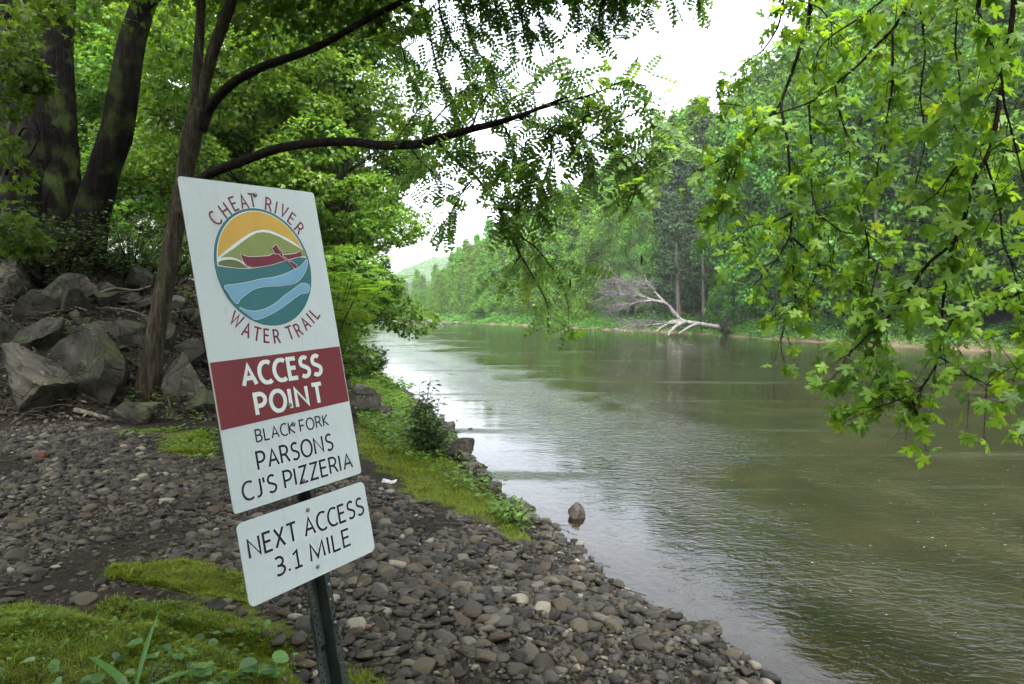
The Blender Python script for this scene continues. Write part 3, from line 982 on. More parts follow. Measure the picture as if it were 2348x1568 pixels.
# bolts
def disc(u, v, r, w0, w1, n=12):
    return slab([(u + r * math.cos(2 * math.pi * i / n), v + r * math.sin(2 * math.pi * i / n)) for i in range(n)], w0, w1)
def dome(u, v, r, w, par):
    pc = disc(u, v, r, w, w + .0022)
    n = 12
    ring = [(u + r * .98 * math.cos(2 * math.pi * i / n), v + r * .98 * math.sin(2 * math.pi * i / n), w + .0022) for i in range(n)]
    ring2 = [(u + r * .6 * math.cos(2 * math.pi * i / n), v + r * .6 * math.sin(2 * math.pi * i / n), w + .0042) for i in range(n)]
    V = np.array(ring + ring2 + [(u, v, w + .0048)])
    pc.append((V, [(i, n + i, n + (i + 1) % n, (i + 1) % n) for i in range(n)] + [(n + i, 2 * n, n + (i + 1) % n) for i in range(n)], 0))
    return sign_part('bolt', pc, [M['bolt']], par)
for u, v in ((.2334, .0286), (.2302, .6571), (.2311, .7145), (.2325, .8822)): dome(u, v, .0062, .0012, panel)
for u, v in ((.2310, .9678), (.2321, 1.1354)): dome(u, v, .0062, .0003, lower)

# the post: a pressed hat section with a row of holes in each flange; its lower length is a second, wider stake
def hat_post(v0, v1, sc, w0, name, t=.004):
    # section in (u,w): flange, side, web, side, flange; open towards the panel
    c = .1985
    pts = [(-.0420, 0), (-.0225, 0), (-.0135, -.034), (.0135, -.034), (.0225, 0), (.0420, 0)]
    pts = [(c + .0315 + a * sc, w0 + b * sc) for a, b in pts]
    mb = MB()
    for i in range(5):
        (ua, wa), (ub, wb) = pts[i], pts[i + 1]
        if i in (0, 4):
            step = .0254
            nh = int((v1 - v0) / step)
            um, r = (ua + ub) / 2, .0045
            hw = abs(ub - ua) / 2
            for j in range(nh):
                va = v0 + j * step
                vc = va + step / 2
                outer, innr = [], []
                for a in range(8):
                    th = math.pi / 4 * a + math.pi / 8
                    outer.append((um + hw * max(-1, min(1, math.cos(th) * 1.45)), vc + step / 2 * max(-1, min(1, math.sin(th) * 1.45))))
                    innr.append((um + r * math.cos(th), vc + r * math.sin(th)))
                V = [(u, v, w0) for u, v in outer] + [(u, v, w0) for u, v in innr] + [(u, v, w0 - t) for u, v in innr] + [(u, v, w0 - t) for u, v in outer]
                f = []
                for a in range(8):
                    b = (a + 1) % 8
                    f += [(a, 8 + a, 8 + b, b), (8 + a, 16 + a, 16 + b, 8 + b), (16 + a, 24 + a, 24 + b, 16 + b)]
                mb.add(on_sign(V), np.array(f), 0, False)
            # outer lip
            ue = ua if i == 0 else ub
            mb.add(on_sign([(ue, v0, w0), (ue, v1, w0), (ue, v1, w0 - t), (ue, v0, w0 - t)]), np.array([(0, 1, 2, 3)]), 0, False)
        else:
            for off in (0, t):
                mb.add(on_sign([(ua, v0, wa - off), (ub, v0, wb - off), (ub, v1, wb - off), (ua, v1, wa - off)]), np.array([(0, 1, 2, 3)]), 0, False)
            mb.add(on_sign([(ua, v0, wa), (ub, v0, wb), (ub, v0, wb - t), (ua, v0, wa - t)]), np.array([(0, 1, 2, 3)]), 0, False)
    return mb.build(name, M['post'], sign)
hat_post(.012, 1.372, 1.0, -.0032, 'post')
hat_post(1.268, 2.20, 1.10, -.0082, 'stake')
for v in (1.2015, 1.314): dome(.2625, v, .0055, -.0030, sign)
# ---------------------------------------------------------------- boulders, rocks and pebbles
def boulder(seed, cuts=9, sub=4, flatten=1.0, rough=.05, lo=.55, hi=.86):
    """a quarried block: a ball broken along planes, chipped and weathered; unit size"""
    r = np.random.default_rng(seed)
    v, f = ico(sub)
    v = v.copy()
    v = v * (1 + .22 * fbm(v * 1.1 + seed * 3.1, seed, 2)[:, None])
    N = unit(r.normal(size=(cuts, 3)))
    N = np.vstack([N, [[0, 0, -1]]])
    D = np.r_[r.uniform(lo, hi, cuts), .7]
    for n, d in zip(N, D):
        # each break is slightly wavy and stepped
        e = v @ n - d - .05 * fbm(v * 2.0 + seed + d * 9, seed + 2, 3)
        v = v - np.maximum(e, 0)[:, None] * n
    k = fbm(v * 2.6 + seed, seed + 5, 5, .55)
    v = v * (1 + rough * k[:, None])
    if sub >= 4:
        st = np.floor(v @ unit(r.normal(size=3)) * 5 + .6 * k)      # bedding steps
        v = v * (1 + .018 * _hash(st.astype(np.int64), st.astype(np.int64) * 0, st.astype(np.int64) * 0, seed)[:, None])
    v[:, 2] *= flatten
    v -= (v.max(0) + v.min(0)) / 2
    v /= (v.max(0) - v.min(0)) / 2
    return v, f

def rock_thing(name, label, cat, px, py, wpx, hpx, seed, mat, group=None, depth=.85, rz=0.0, tilt=0.0, cuts=12, sub=5, rough=.05, sink=.12, lo=.36, hi=.74):
    """(px,py) is the foot of the rock in the picture, wpx and hpx its width and height there"""
    p = ground(px, py)
    s = p[1] / F
    w, h = wpx * s / 2, hpx * s / 2 / .93
    v, f = boulder(seed, cuts, sub, 1.0, rough, lo, hi)
    v = v * [w, max(w, h) * depth if depth > .3 else w * .5, h]
    c, sn = math.cos(tilt), math.sin(tilt)
    v = v @ np.array([[c, 0, -sn], [0, 1, 0], [sn, 0, c]]).T
    mb = MB()
    v = v @ rot_z(0).T
    # settle into the ground
    mb.add(v + [0, 0, h * (1 - sink * 2)], f, 0, True)
    o = mb.build(name, mat)
    yb = p[1] + max(w, h) * depth * .55
    o.location = (p[0] * yb / p[1], yb, float(p[2]))
    tag(o, label, cat, group)
    try:
        me = o.data
        me.set_sharp_from_angle(angle=RAD(24))
    except Exception:
        pass
    return o

R_ = M['rock']
rock_thing('boulder', 'big angular tan boulder with a pale slanted face, leftmost at the foot of the bank', 'boulder', 78, 955, 168, 178, 11, M['rock_pale'], cuts=9, lo=.35, hi=.7)
rock_thing('boulder', 'largest grey boulder with a mossy face, left of the slim tree trunk', 'boulder', 220, 930, 212, 190, 23, R_, cuts=10, lo=.4, hi=.75)
rock_thing('boulder', 'jagged pale topped boulder just right of the slim tree trunk', 'boulder', 410, 922, 124, 120, 37, M['rock_pale'], rough=.10, cuts=8)
rock_thing('boulder', 'small rounded grey boulder beside the left edge of the sign', 'boulder', 457, 950, 68, 64, 41, R_)
rock_thing('boulder', 'rough brown boulder behind the pale topped one, near the sign', 'boulder', 432, 838, 84, 66, 43, R_, rough=.08)
rock_thing('flat_rock', 'flat grey slab lying on the pebbles in front of the slim tree', 'rock', 305, 972, 136, 54, 47, R_, depth=.45, tilt=.18, sink=.1, cuts=6)
rock_thing('boulder', 'tall yellowish block with streaked faces, high on the left edge of the bank', 'boulder', 34, 690, 78, 118, 53, M['rock_pale'], cuts=10, lo=.45, hi=.7)
rock_thing('boulder', 'dark grey boulder with a mossy top above the two biggest boulders', 'boulder', 102, 806, 120, 84, 59, R_)
rock_thing('boulder', 'dark bluish boulder at the left edge above the leftmost tan boulder', 'boulder', 14, 800, 60, 92, 61, R_)
rock_thing('boulder', 'long pale slab sloping down to the right below the leaning tree', 'boulder', 158, 712, 104, 92, 67, M['rock_pale'], tilt=.5, cuts=7)
rock_thing('boulder', 'grey boulder with a smooth sloping face, left of the slim trunk halfway up', 'boulder', 296, 792, 84, 66, 71, R_)
rock_thing('boulder', 'dark flat boulder above the largest grey boulder', 'boulder', 236, 778, 96, 44, 73, R_)
rock_thing('rock', 'small pale rock in the shade below the leaning tree', 'rock', 254, 676, 48, 32, 79, M['rock_pale'])
rock_thing('rock', 'sloping pale rock right of the slim trunk, high beside the sign', 'rock', 401, 716, 50, 46, 83, M['rock_pale'], tilt=.4)
rock_thing('rock', 'brown rock against the sign edge level with the emblem', 'rock', 440, 745, 46, 42, 89, R_)
rock_thing('rock', 'narrow mossy rock just right of the slim trunk', 'rock', 390, 800, 34, 64, 97, R_)
rock_thing('rock', 'small round pale rock among dry twigs below the sloping slab', 'rock', 173, 733, 32, 26, 101, M['rock_pale'])
rock_thing('rock', 'small grey rock wedged left of the slim trunk above the biggest boulder', 'rock', 196, 752, 40, 26, 103, R_)
rng = np.random.default_rng(7)
for i in range(30):     # smaller stones of the dark bank, between the big ones
    px, py = rng.uniform(-20, 480), rng.uniform(640, 905)
    w = rng.uniform(16, 46)
    rock_thing('rock', 'dark half buried rock between the boulders of the shaded bank', 'rock', px, py, w, w * rng.uniform(.45, .8), 200 + i, R_, 'small dark rocks of the boulder bank', sub=3)

for i in range(14):
    px, py = rng.uniform(0, 470), rng.uniform(668, 850)
    if px < 320 and py > 735: py -= 130
    w = rng.uniform(48, 92)
    rock_thing('boulder', 'dark broken boulder lying within the shaded boulder pile', 'boulder', px, py, w, w * rng.uniform(.5, .85), 260 + i, R_, 'dark boulders of the pile', sub=4)

# stones at the water's edge
SR = M['shore_rock']
rock_thing('slab_rock', 'long dark slab at the water edge below the leafy bush', 'rock', 1046, 1054, 96, 46, 301, SR, depth=.5, tilt=.35, cuts=6)
rock_thing('shore_rock', 'dark rock right of the leafy bush at the water edge', 'rock', 1022, 1000, 44, 36, 303, SR)
rock_thing('slab_rock', 'large tilted tan slab in the grass right of the red band of the sign', 'rock', 836, 954, 78, 82, 307, M['rock_pale'], depth=.6, tilt=.55, cuts=6)
rock_thing('rock', 'smaller tan rock in the grass right of the tilted slab', 'rock', 880, 962, 46, 34, 309, M['rock_pale'], tilt=.4)
_shore = [(1072, 1062, 42, 24, 'rounded stone with a worn top just below the long dark slab'), (1078, 1082, 48, 22, 'wide low stone, third along the water edge below the bush'),
          (1109, 1106, 40, 32, 'boxy grey stone standing at the water edge'), (1130, 1128, 32, 26, 'rounded stone under the boxy grey one at the water edge'),
          (1146, 1146, 26, 16, 'small low stone between the boxy one and the big oval one'), (1166, 1163, 42, 20, 'flat stone left of the big oval shore stone'),
          (1200, 1184, 60, 36, 'big oval grey stone on the water edge'), (1216, 1196, 42, 20, 'low brown stone under the big oval one'),
          (1231, 1202, 24, 18, 'small dark stone right of the big oval one'), (1251, 1206, 28, 18, 'round grey stone at the tip of the weedy bank'),
          (1254, 1222, 36, 18, 'flat stone in the shallows below the round grey one'), (1253, 1246, 40, 26, 'pale broken stone at the tip of the shore stones'),
          (1284, 1240, 22, 12, 'thin wet stone lying in the shallow water'), (1140, 1120, 22, 16, 'wedge shaped stone behind the boxy grey one')]
for i, (px, py, w, h, lb) in enumerate(_shore):
    rock_thing('shore_rock', lb, 'rock', px, py, w, h, 320 + i, SR, 'stones along the water edge', sub=3, cuts=7, lo=.7, hi=.92, sink=.1)
rock_thing('river_rock', 'dark pointed boulder standing alone in the shallow river', 'rock', 1322, 1198, 42, 46, 351, SR, cuts=6, lo=.62, hi=.85, sink=.14)
rock_thing('flat_rock', 'flat wet stone at the water edge near the bottom of the photo', 'rock', 1622, 1462, 70, 36, 353, SR, depth=.7, cuts=7, lo=.66, hi=.88, sink=.2)
rock_thing('river_rock', 'tiny dark rock breaking the water right of the bush', 'rock', 1047, 969, 10, 7, 355, SR, sub=3)
rock_thing('river_rock', 'tiny dark rock in the water below the other tiny one', 'rock', 1078, 988, 12, 8, 357, SR, sub=3)

# pebbles of the bar: scattered evenly, thinned on soil and moss
rng = np.random.default_rng(77)
def pebble_shapes(n, sub, seed):
    r = np.random.default_rng(seed)
    out = []
    for i in range(n):
        v, f = ico(sub)
        v = v * (1 + .22 * fbm(v * .9 + i * 5.3, seed + i, 2)[:, None])
        for nrm, d in zip(unit(r.normal(size=(6, 3))), r.uniform(.42, .95, 6)):
            v = v - np.maximum(v @ nrm - d, 0)[:, None] * nrm * .85
        v = v / (v.max(0) - v.min(0)) * 2
        out.append(v * [1, r.uniform(.6, .95), r.uniform(.28, .62)])
    return out, f

def gravel_points(n, seed):
    r = np.random.default_rng(seed)
    # more points where the picture shows them larger: even in the view, thinned with distance
    lo, hi = GRAVEL.min(0), GRAVEL.max(0)
    x, y = r.uniform(max(lo[0], -9), hi[0], n), r.uniform(max(lo[1], 1.3), hi[1], n)
    k = in_poly(GRAVEL, x, y) & (np.abs(x) < .80 * y + .4)
    x, y = x[k], y[k]
    m = moss_at(x, y)
    soil = noise2(x * .75 + 9, y * .75, 61, 3)
    edge = np.clip(d_left(x, y) / .25 + .6, 0, 1)
    keep = r.uniform(size=len(x)) < np.clip(1 - 1.25 * m, np.where(y > 5, .10, 0), 1) * np.maximum(np.clip(.92 - 2.6 * np.clip(soil - .05, 0, 1), .06, 1), np.where(d_left(x, y) < 1.0, .62, 0)) * edge
    return x[keep], y[keep]

gxp, gyp = gravel_points(170000, 5)
# sizes: mostly gravel, a good many fist-sized cobbles near the camera
sz = np.exp(rng.normal(math.log(.0150), .62, len(gxp)))
zone = np.clip(noise2(gxp * .6, gyp * .6, 63, 2) * .8 + .4, 0, 1) * np.clip(1.25 - (gyp - 3) * .085, .45, 1.2)
sz = np.clip(sz * (.68 + .66 * zone), .0065, .064)
# drop stones that would sit inside larger ones (simple grid rejection)
order = np.argsort(-sz)
cell = .019
occ = {}
keep = []
for i in order:
    x, y, r = gxp[i], gyp[i], sz[i]
    a, b = int(math.floor(x / cell)), int(math.floor(y / cell))
    if (a, b) in occ: continue
    keep.append(i)
    k = int(r * .62 / cell) if r > .03 else 0
    for da in range(-k, k + 1):
        for db in range(-k, k + 1):
            occ[(a + da, b + db)] = 1
keep = np.array(keep)
gxp, gyp, sz = gxp[keep], gyp[keep], sz[keep]
gzp = land(gxp, gyp)
app = sz / np.hypot(gxp, gyp)
# which of them show largest in the picture, and are in the frame
c_, s_ = math.cos(PITCH), math.sin(PITCH)
fy_ = gyp * c_ - (gzp - CAM_H) * s_
uy_ = gyp * s_ + (gzp - CAM_H) * c_
inview = (np.abs(gxp / fy_) < .74) & (uy_ / fy_ > -.49) & (uy_ / fy_ < .3)
rank = np.argsort(-(app * inview))
big = rank[:300]
rest = rank[300:]
shp, pf = pebble_shapes(10, 3, 900)
cob = []
for i, v in enumerate(shp):
    cob.append(MB().add(v, pf, 0, True).data('cobble', M['cobble']))
sgx, sgy = -.53, 1.75
for j, i in enumerate(big):
    o = put('cobble', cob[j % 10])
    s = sz[i] * 1.12
    o.scale = (s, s, s)
    o.rotation_euler = (rng.normal() * .22, rng.normal() * .22, rng.uniform(0, 6.28))
    o.location = (gxp[i], gyp[i], gzp[i] + s * .22)
    dl_ = float(d_left(gxp[i:i + 1], gyp[i:i + 1])[0])
    if gxp[i] < -.75 - (gyp[i] - 1.8) * .28: lb = 'smooth river cobble lying on the stony bank left of the sign post'
    elif dl_ < .8: lb = 'river cobble lying on the stony bank close to the water edge'
    else: lb = 'smooth river cobble lying on the stony bank between the sign post and the water'
    tag(o, lb, 'cobble', lb.replace('smooth river cobble lying', 'cobbles').replace('river cobble lying', 'cobbles'))
shp2, pf2 = pebble_shapes(14, 2, 950)
mb = MB()
ka = np.arange(len(rest)) % 14
for t in range(14):
    q = rest[ka == t]
    a = rng.uniform(0, 6.28, len(q))
    ti = rng.normal(size=(len(q), 2)) * .22
    tip = np.c_[np.cos(a), np.sin(a), ti[:, 0]]
    nor = np.c_[ti[:, 1], rng.normal(size=len(q)) * .2, np.ones(len(q))]
    scatter(mb, shp2[t], [pf2], np.c_[gxp[q], gyp[q], gzp[q] + sz[q] * .2], tip, nor, sz[q], 0, True)
tag(mb.build('pebbles', M['pebble']), 'brown and grey pebbles covering the sloping river bar', 'pebbles', kind='stuff')
print('pebbles', len(rest), 'cobbles', len(big))

# oddments on the pebbles
def lump(name, label, cat, px, py, size, mat, seed, rz=0.0, cuts=10):
    p = ground(px, py)
    v, f = boulder(seed, cuts, 3, 1.0, .03)
    v = (v * np.array(size)) @ rot_z(rz).T
    o = MB().add(v, f, 0, True).build(name, mat)
    o.location = (p[0], p[1], p[2] + size[2] * .55)
    tag(o, label, cat)
    return o
M['brick'] = plain('red_brick', (.10, .034, .024), .85, .2, var=.35, nscale=60, bump=.6)
M['paper'] = plain('white_paper', (.42, .42, .41), .6, .3, var=.06)
def brick_piece(label, px, py, size, rz, ry, seed):
    p = ground(px, py)
    import bmesh
    bm = bmesh.new()
    bmesh.ops.create_cube(bm, size=2)
    bmesh.ops.bevel(bm, geom=list(bm.edges), offset=.16, segments=2, affect='EDGES')
    bmesh.ops.subdivide_edges(bm, edges=list(bm.edges), cuts=2, use_grid_fill=True)
    v = np.array([q.co[:] for q in bm.verts])
    f = [tuple(q.index for q in g.verts) for g in bm.faces]
    bm.free()
    v = v * (1 + .10 * fbm(v * 2.2 + seed, seed, 3)[:, None]) * size
    o = MB().add(v, f, 0, True).build('brick_piece', M['brick'])
    o.location = (p[0], p[1], p[2] + size[2] * .6)
    o.rotation_euler = (.1, ry, rz)
    tag(o, label, 'brick')
brick_piece('orange red brick piece standing up among the stones at the left', 97, 1055, (.034, .03, .052), .4, .15, 3)
brick_piece('broken red brick chip right of the sign post near the bottom', 838, 1443, (.024, .016, .012), .3, .2, 5)
brick_piece('red brick chip half under the lower left corner of the sign', 482, 1300, (.04, .02, .014), 1.2, .2, 7)
# a crushed white paper scrap on the soil
p = ground(893, 1107)
n = 14
u = np.linspace(-1, 1, n)
A, B = np.meshgrid(u, u)
z = .35 * noise2(A.ravel() * 2.1, B.ravel() * 2.1, 83, 3) + .35 * np.abs(A.ravel())
o = MB().add(np.c_[A.ravel() * .085, B.ravel() * .035, z * .05 + .012], grid_faces(n, n), 0, False).build('paper_scrap', M['paper'])
o.location = tuple(p)
o.rotation_euler = (.35, 0, -.25)
tag(o, 'crumpled white paper scrap on dark soil right of the sign', 'litter')
# ---------------------------------------------------------------- the three bank trees with their own trunks
def px_path(rows):
    """(px, py, metres ahead, width in px) -> xyz + radius"""
    o = []
    for px, py, Yd, w in rows:
        p = at(px, py, Yd)
        o.append((*p, w * Yd / F / 2))
    return np.array(o)

def limb(mb, rows, n=24, sides=10, rough=.06, seed=0, flute=.0, mat=0, px=True):
    P = px_path(rows) if px else np.array(rows, float)
    S = spline(P, n)
    add_tube(mb, S[:, :3], np.maximum(S[:, 3], .0015), sides, mat, rough=rough, seed=seed, flute=flute)
    return S

def puffs(mb, centers, radii, per, T, TF, size, rng, squash=.7, upness=.55, droop=.4, jitter=.3, rim=.55):
    """leaf clumps: leaves spread through flattened balls, thickest towards their outer shells"""
    centers = np.asarray(centers, float)
    n = np.asarray(per)
    if n.ndim == 0: n = np.full(len(centers), int(n))
    idx = np.repeat(np.arange(len(centers)), n)
    u = unit(rng.normal(size=(len(idx), 3)))
    rr = rng.uniform(0, 1, len(idx)) ** (1 / 3.0)
    rr = rim + (1 - rim) * rr
    rr *= 1 + .25 * fbm(u * 2 + centers[idx], 3, 2)
    R = np.asarray(radii)[idx][:, None]
    off = u * rr[:, None] * R * [1, 1, squash]
    pos = centers[idx] + off
    nor = u * .55 + [0, 0, upness] + rng.normal(size=u.shape) * .45
    tip = u * [1, 1, .2] + [0, 0, -droop] + rng.normal(size=u.shape) * .55
    s = size * rng.uniform(1 - jitter, 1 + jitter, len(idx))
    scatter(mb, T, TF, pos, tip, nor, s)

def tree_base(name, label, cat, loc, group=None):
    e = empty(name, loc)
    tag(e, label, cat, group)
    bpy.context.view_layer.update()
    return e

def keep_world(o, par):
    """parent without moving"""
    o.parent = par
    o.matrix_parent_inverse = par.matrix_world.inverted()
    return o

rng = np.random.default_rng(3)

# --- slim furrowed locust beside the sign
D = 10.6
slim = tree_base('locust_tree', 'slim locust tree with furrowed bark behind the sign, its branches reaching over the river', 'tree', ground(325, 938))
mb = MB()
limb(mb, [(322, 955, D, 78), (330, 915, D, 58), (338, 880, D, 50), (352, 800, D, 44), (366, 720, D, 41), (385, 620, D, 40), (402, 520, D, 38), (418, 440, D, 37), (430, 370, D, 38), (441, 310, D, 42), (452, 262, D, 36), (458, 225, D, 22)], 60, 14, .05, 1, .05)
limb(mb, [(447, 275, D, 30), (451, 215, D, 24), (453, 150, D, 22), (457, 80, D, 20), (461, 0, D, 19), (470, -150, D, 15), (480, -300, D, 10), (500, -420, D, 4)], 40, 10, .05, 2)
limb(mb, [(455, 265, D, 34), (466, 205, D, 27), (482, 140, D, 25), (506, 70, D, 25), (531, 0, D, 24), (575, -120, D, 18), (640, -260, D - .3, 12), (700, -400, D - .6, 4)], 40, 10, .05, 3)
keep_world(mb.build('trunk', M['bark_locust']), slim)
mb = MB()
BR_A = limb(mb, [(462, 300, D, 24), (474, 262, D, 23), (495, 228, D - .1, 21), (540, 186, D - .2, 20), (600, 154, D - .4, 19), (680, 126, D - .7, 17), (740, 101, D - 1.0, 16), (800, 68, D - 1.3, 15), (870, 29, D - 1.7, 14), (945, -6, D - 2.1, 12), (1050, -48, D - 2.5, 10), (1200, -80, D - 2.9, 8), (1380, -90, D - 3.1, 6), (1560, -70, D - 3.2, 3)], 70, 10, .05, 4)
keep_world(mb.build('branch', M['twig']), slim)
mb = MB()
limb(mb, [(420, 432, D, 24), (450, 420, D - .1, 24), (485, 396, D - .3, 23), (560, 368, D - .7, 22), (640, 340, D - 1.1, 21), (720, 328, D - 1.6, 21), (800, 325, D - 2.1, 20), (870, 333, D - 2.6, 20), (950, 331, D - 3.1, 20), (1000, 319, D - 3.4, 18), (1080, 296, D - 3.8, 16), (1130, 284, D - 4.0, 15), (1200, 262, D - 4.2, 11), (1240, 246, D - 4.3, 9), (1300, 222, D - 4.4, 5)], 80, 10, .06, 5)
keep_world(mb.build('branch', M['twig']), slim)
mb = MB()
SHORT = set()
LB = []      # leafy twigs: (rows)
dB = D - 4.1
def tw(rows, d0, d1=None, w0=5, w1=2):
    d1 = d0 if d1 is None else d1
    n = len(rows)
    r = [(x, y, d0 + (d1 - d0) * i / (n - 1), w0 + (w1 - w0) * i / (n - 1)) for i, (x, y) in enumerate(rows)]
    LB.append(limb(mb, r, 8 * n, 6, .03, len(LB)))
tw([(1186, 267), (1224, 283), (1257, 296), (1308, 310), (1392, 340), (1426, 364), (1459, 397), (1493, 404)], dB, dB - .5, 8, 2)
tw([(1459, 397), (1456, 438), (1443, 471), (1426, 500)], dB - .4, dB - .5, 4, 2)
tw([(1227, 252), (1284, 236), (1325, 226), (1375, 210), (1426, 189), (1500, 200)], dB, dB - .4, 7, 2)
tw([(1284, 230), (1304, 209), (1311, 175), (1295, 150), (1267, 125)], dB, dB - .1, 5, 1.5)
tw([(941, 340), (964, 370), (995, 397), (1018, 431)], dB + .9, dB + .8, 5, 2)
tw([(1003, 325), (1055, 377), (1089, 404), (1123, 448), (1143, 481), (1170, 528), (1190, 579), (1210, 613), (1240, 667), (1257, 710), (1253, 752)], dB + .6, dB + .1, 8, 2)
tw([(1193, 586), (1170, 620), (1153, 663)], dB + .3, dB + .3, 4, 2)
tw([(1190, 540), (1230, 570), (1262, 610), (1290, 660), (1306, 712)], dB + .3, dB, 4, 2)
tw([(1257, 300), (1264, 337), (1261, 387), (1255, 420)], dB - .1, dB - .1, 5, 2)
tw([(1308, 310), (1330, 350), (1340, 395), (1350, 430)], dB - .1, dB - .2, 4, 2)
tw([(1089, 404), (1060, 440), (1040, 475)], dB + .5, dB + .5, 4, 2)
tw([(1123, 448), (1165, 455), (1210, 440), (1250, 455)], dB + .4, dB + .2, 4, 2)
tw([(1143, 481), (1190, 480), (1240, 500), (1300, 505)], dB + .4, dB + .1, 4, 2)
tw([(1080, 296), (1100, 245), (1130, 205), (1165, 200)], dB + .3, dB + .2, 5, 2)
tw([(1130, 284), (1160, 240), (1200, 215), (1240, 212)], dB + .2, dB + .1, 4, 2)
tw([(1392, 340), (1440, 320), (1490, 300), (1540, 285)], dB - .3, dB - .5, 4, 2)
tw([(1350, 325), (1400, 290), (1450, 262), (1500, 250)], dB - .3, dB - .5, 4, 2)
tw([(1200, 262), (1240, 285), (1300, 275), (1360, 262), (1410, 245)], dB, dB - .3, 4, 2)
tw([(1150, 280), (1175, 330), (1180, 380), (1200, 420)], dB + .2, dB + .1, 4, 2)
tw([(1426, 364), (1470, 350), (1520, 345), (1560, 330)], dB - .4, dB - .6, 4, 2)
tw([(900, 333), (930, 290), (960, 250), (985, 210)], dB + 1.2, dB + 1.0, 5, 2)
tw([(960, 330), (1000, 270), (1040, 230), (1080, 190)], dB + .8, dB + .6, 5, 2)
tw([(1020, 310), (1050, 345), (1100, 352), (1140, 360)], dB + .5, dB + .4, 4, 2)
tw([(1180, 380), (1215, 395), (1245, 430), (1290, 450)], dB + .1, dB, 3, 1.5)
# twigs that hang from the high branch along the top of the frame
dT = D - 2.8
for rows in ([(1000, -28), (1018, 60), (1060, 130), (1092, 200)], [(1040, -44), (1062, 20), (1085, 100), (1130, 165), (1166, 232)], [(960, -10), (985, 80), (1005, 170), (1035, 245), (1055, 300)],
             [(1120, -64), (1135, 10), (1160, 60), (1185, 120)], [(1210, -80), (1225, -10), (1240, 40), (1262, 82)], [(1290, -86), (1310, -20), (1335, 30), (1345, 75)],
             [(1380, -90), (1385, -20), (1375, 30), (1352, 85)], [(1450, -84), (1440, -30), (1425, 10), (1400, 50)], [(1520, -76), (1510, -30), (1490, 10), (1475, 40)],
             [(1560, -70), (1590, -40), (1600, -5), (1606, 25)], [(1080, -55), (1100, 5), (1130, 30), (1140, 60)], [(1170, -72), (1185, -10), (1195, 40), (1205, 70)], [(1420, -88), (1410, -20), (1400, 5), (1380, 30)],
             [(880, 24), (915, 90), (935, 160), (960, 215)]):
    tw(rows, dT, dT - .1, 5, 1.5)
    SHORT.add(len(LB) - 1)
keep_world(mb.build('twigs', M['twig']), slim)
# compound leaves along those twigs
mb = MB()
pos, tipv, norv, szv = [], [], [], []
def leafy(S, step, size, spread=1.0, side=True, start=.12):
    L = np.r_[0, np.cumsum(np.linalg.norm(np.diff(S[:, :3], axis=0), axis=1))]
    for t in np.arange(L[-1] * start, L[-1] + 1e-6, step):
        p = np.array([np.interp(t, L, S[:, k]) for k in range(3)])
        q = np.array([np.interp(min(t + .03, L[-1]), L, S[:, k]) for k in range(3)]) - np.array([np.interp(max(t - .03, 0), L, S[:, k]) for k in range(3)])
        d = unit(q)
        sd = unit(np.cross(d, [0, 0, 1])) * rng.choice([-1, 1]) + rng.normal(size=3) * .35
        pos.append(p)
        tipv.append(unit(d * .55 + sd * spread + [0, 0, -.18 + rng.normal() * .3]))
        norv.append(np.array([0, -.75, .7]) + rng.normal(size=3) * .5)
        szv.append(size * rng.uniform(.75, 1.2))
twigs2 = MB()
for li_, S in enumerate(LB):
    leafy(S, .036 if S[:, 2].min() > 3.2 else .062, .24)
    L = np.linalg.norm(np.diff(S[:, :3], axis=0), axis=1).sum()
    for t in range(int(L / (.15 if S[:, 2].min() > 3.2 else .30))):       # short leafy side shoots
        i = rng.integers(2, len(S) - 1)
        d = unit(S[i + 1, :3] - S[i, :3]) if i + 1 < len(S) else unit(S[i, :3] - S[i - 1, :3])
        e = unit(d * .6 + rng.normal(size=3) * .8 + [0, 0, -.25])
        ln = rng.uniform(.18, .45) * (.6 if li_ in SHORT else 1)
        Q = np.array([(*(S[i, :3] + e * ln * k / 4 + np.array([0, 0, -.05 * (k / 4) ** 2])), .003) for k in range(5)])
        add_tube(twigs2, Q[:, :3], np.linspace(.004, .0015, 5), 4)
        leafy(Q, .042, .24)
keep_world(twigs2.build('side_shoots', M['twig']), slim)
scatter(mb, LOCUST, LOCUST_F, np.array(pos), np.array(tipv), np.array(norv), np.array(szv))
# the rest of its crown, above the frame
cc = np.array([at(px, py, d) for px, py, d in ((480, -300, D), (560, -220, D), (640, -320, D - .5), (700, -200, D - .8), (420, -260, D + .5), (850, -180, D - 1.6), (980, -190, D - 2.2), (1120, -200, D - 2.6), (1300, -210, D - 3), (1450, -200, D - 3.2), (760, -420, D - .5), (560, -480, D), (950, -400, D - 1.5))])
puffs(mb, cc, np.full(len(cc), 1.0), 900, LOCUST, LOCUST_F, .24, rng)
keep_world(mb.build('crown', M['locust']), slim)
# brown seed pods
for px, py in ((1257, 742), (1470, 585), (1306, 640)):
    p = at(px, py, dB)
    Q = p + np.array([(0, 0, 0), (.005, 0, -.03), (.002, 0, -.07), (-.004, 0, -.10)])
    m2 = MB()
    add_tube(m2, spline(np.c_[Q], 8), np.array([.003, .008, .009, .008, .009, .009, .007, .005, .002, .002])[:len(spline(np.c_[Q], 8))], 6)
    keep_world(m2.build('seed_pod', M['twig']), slim)

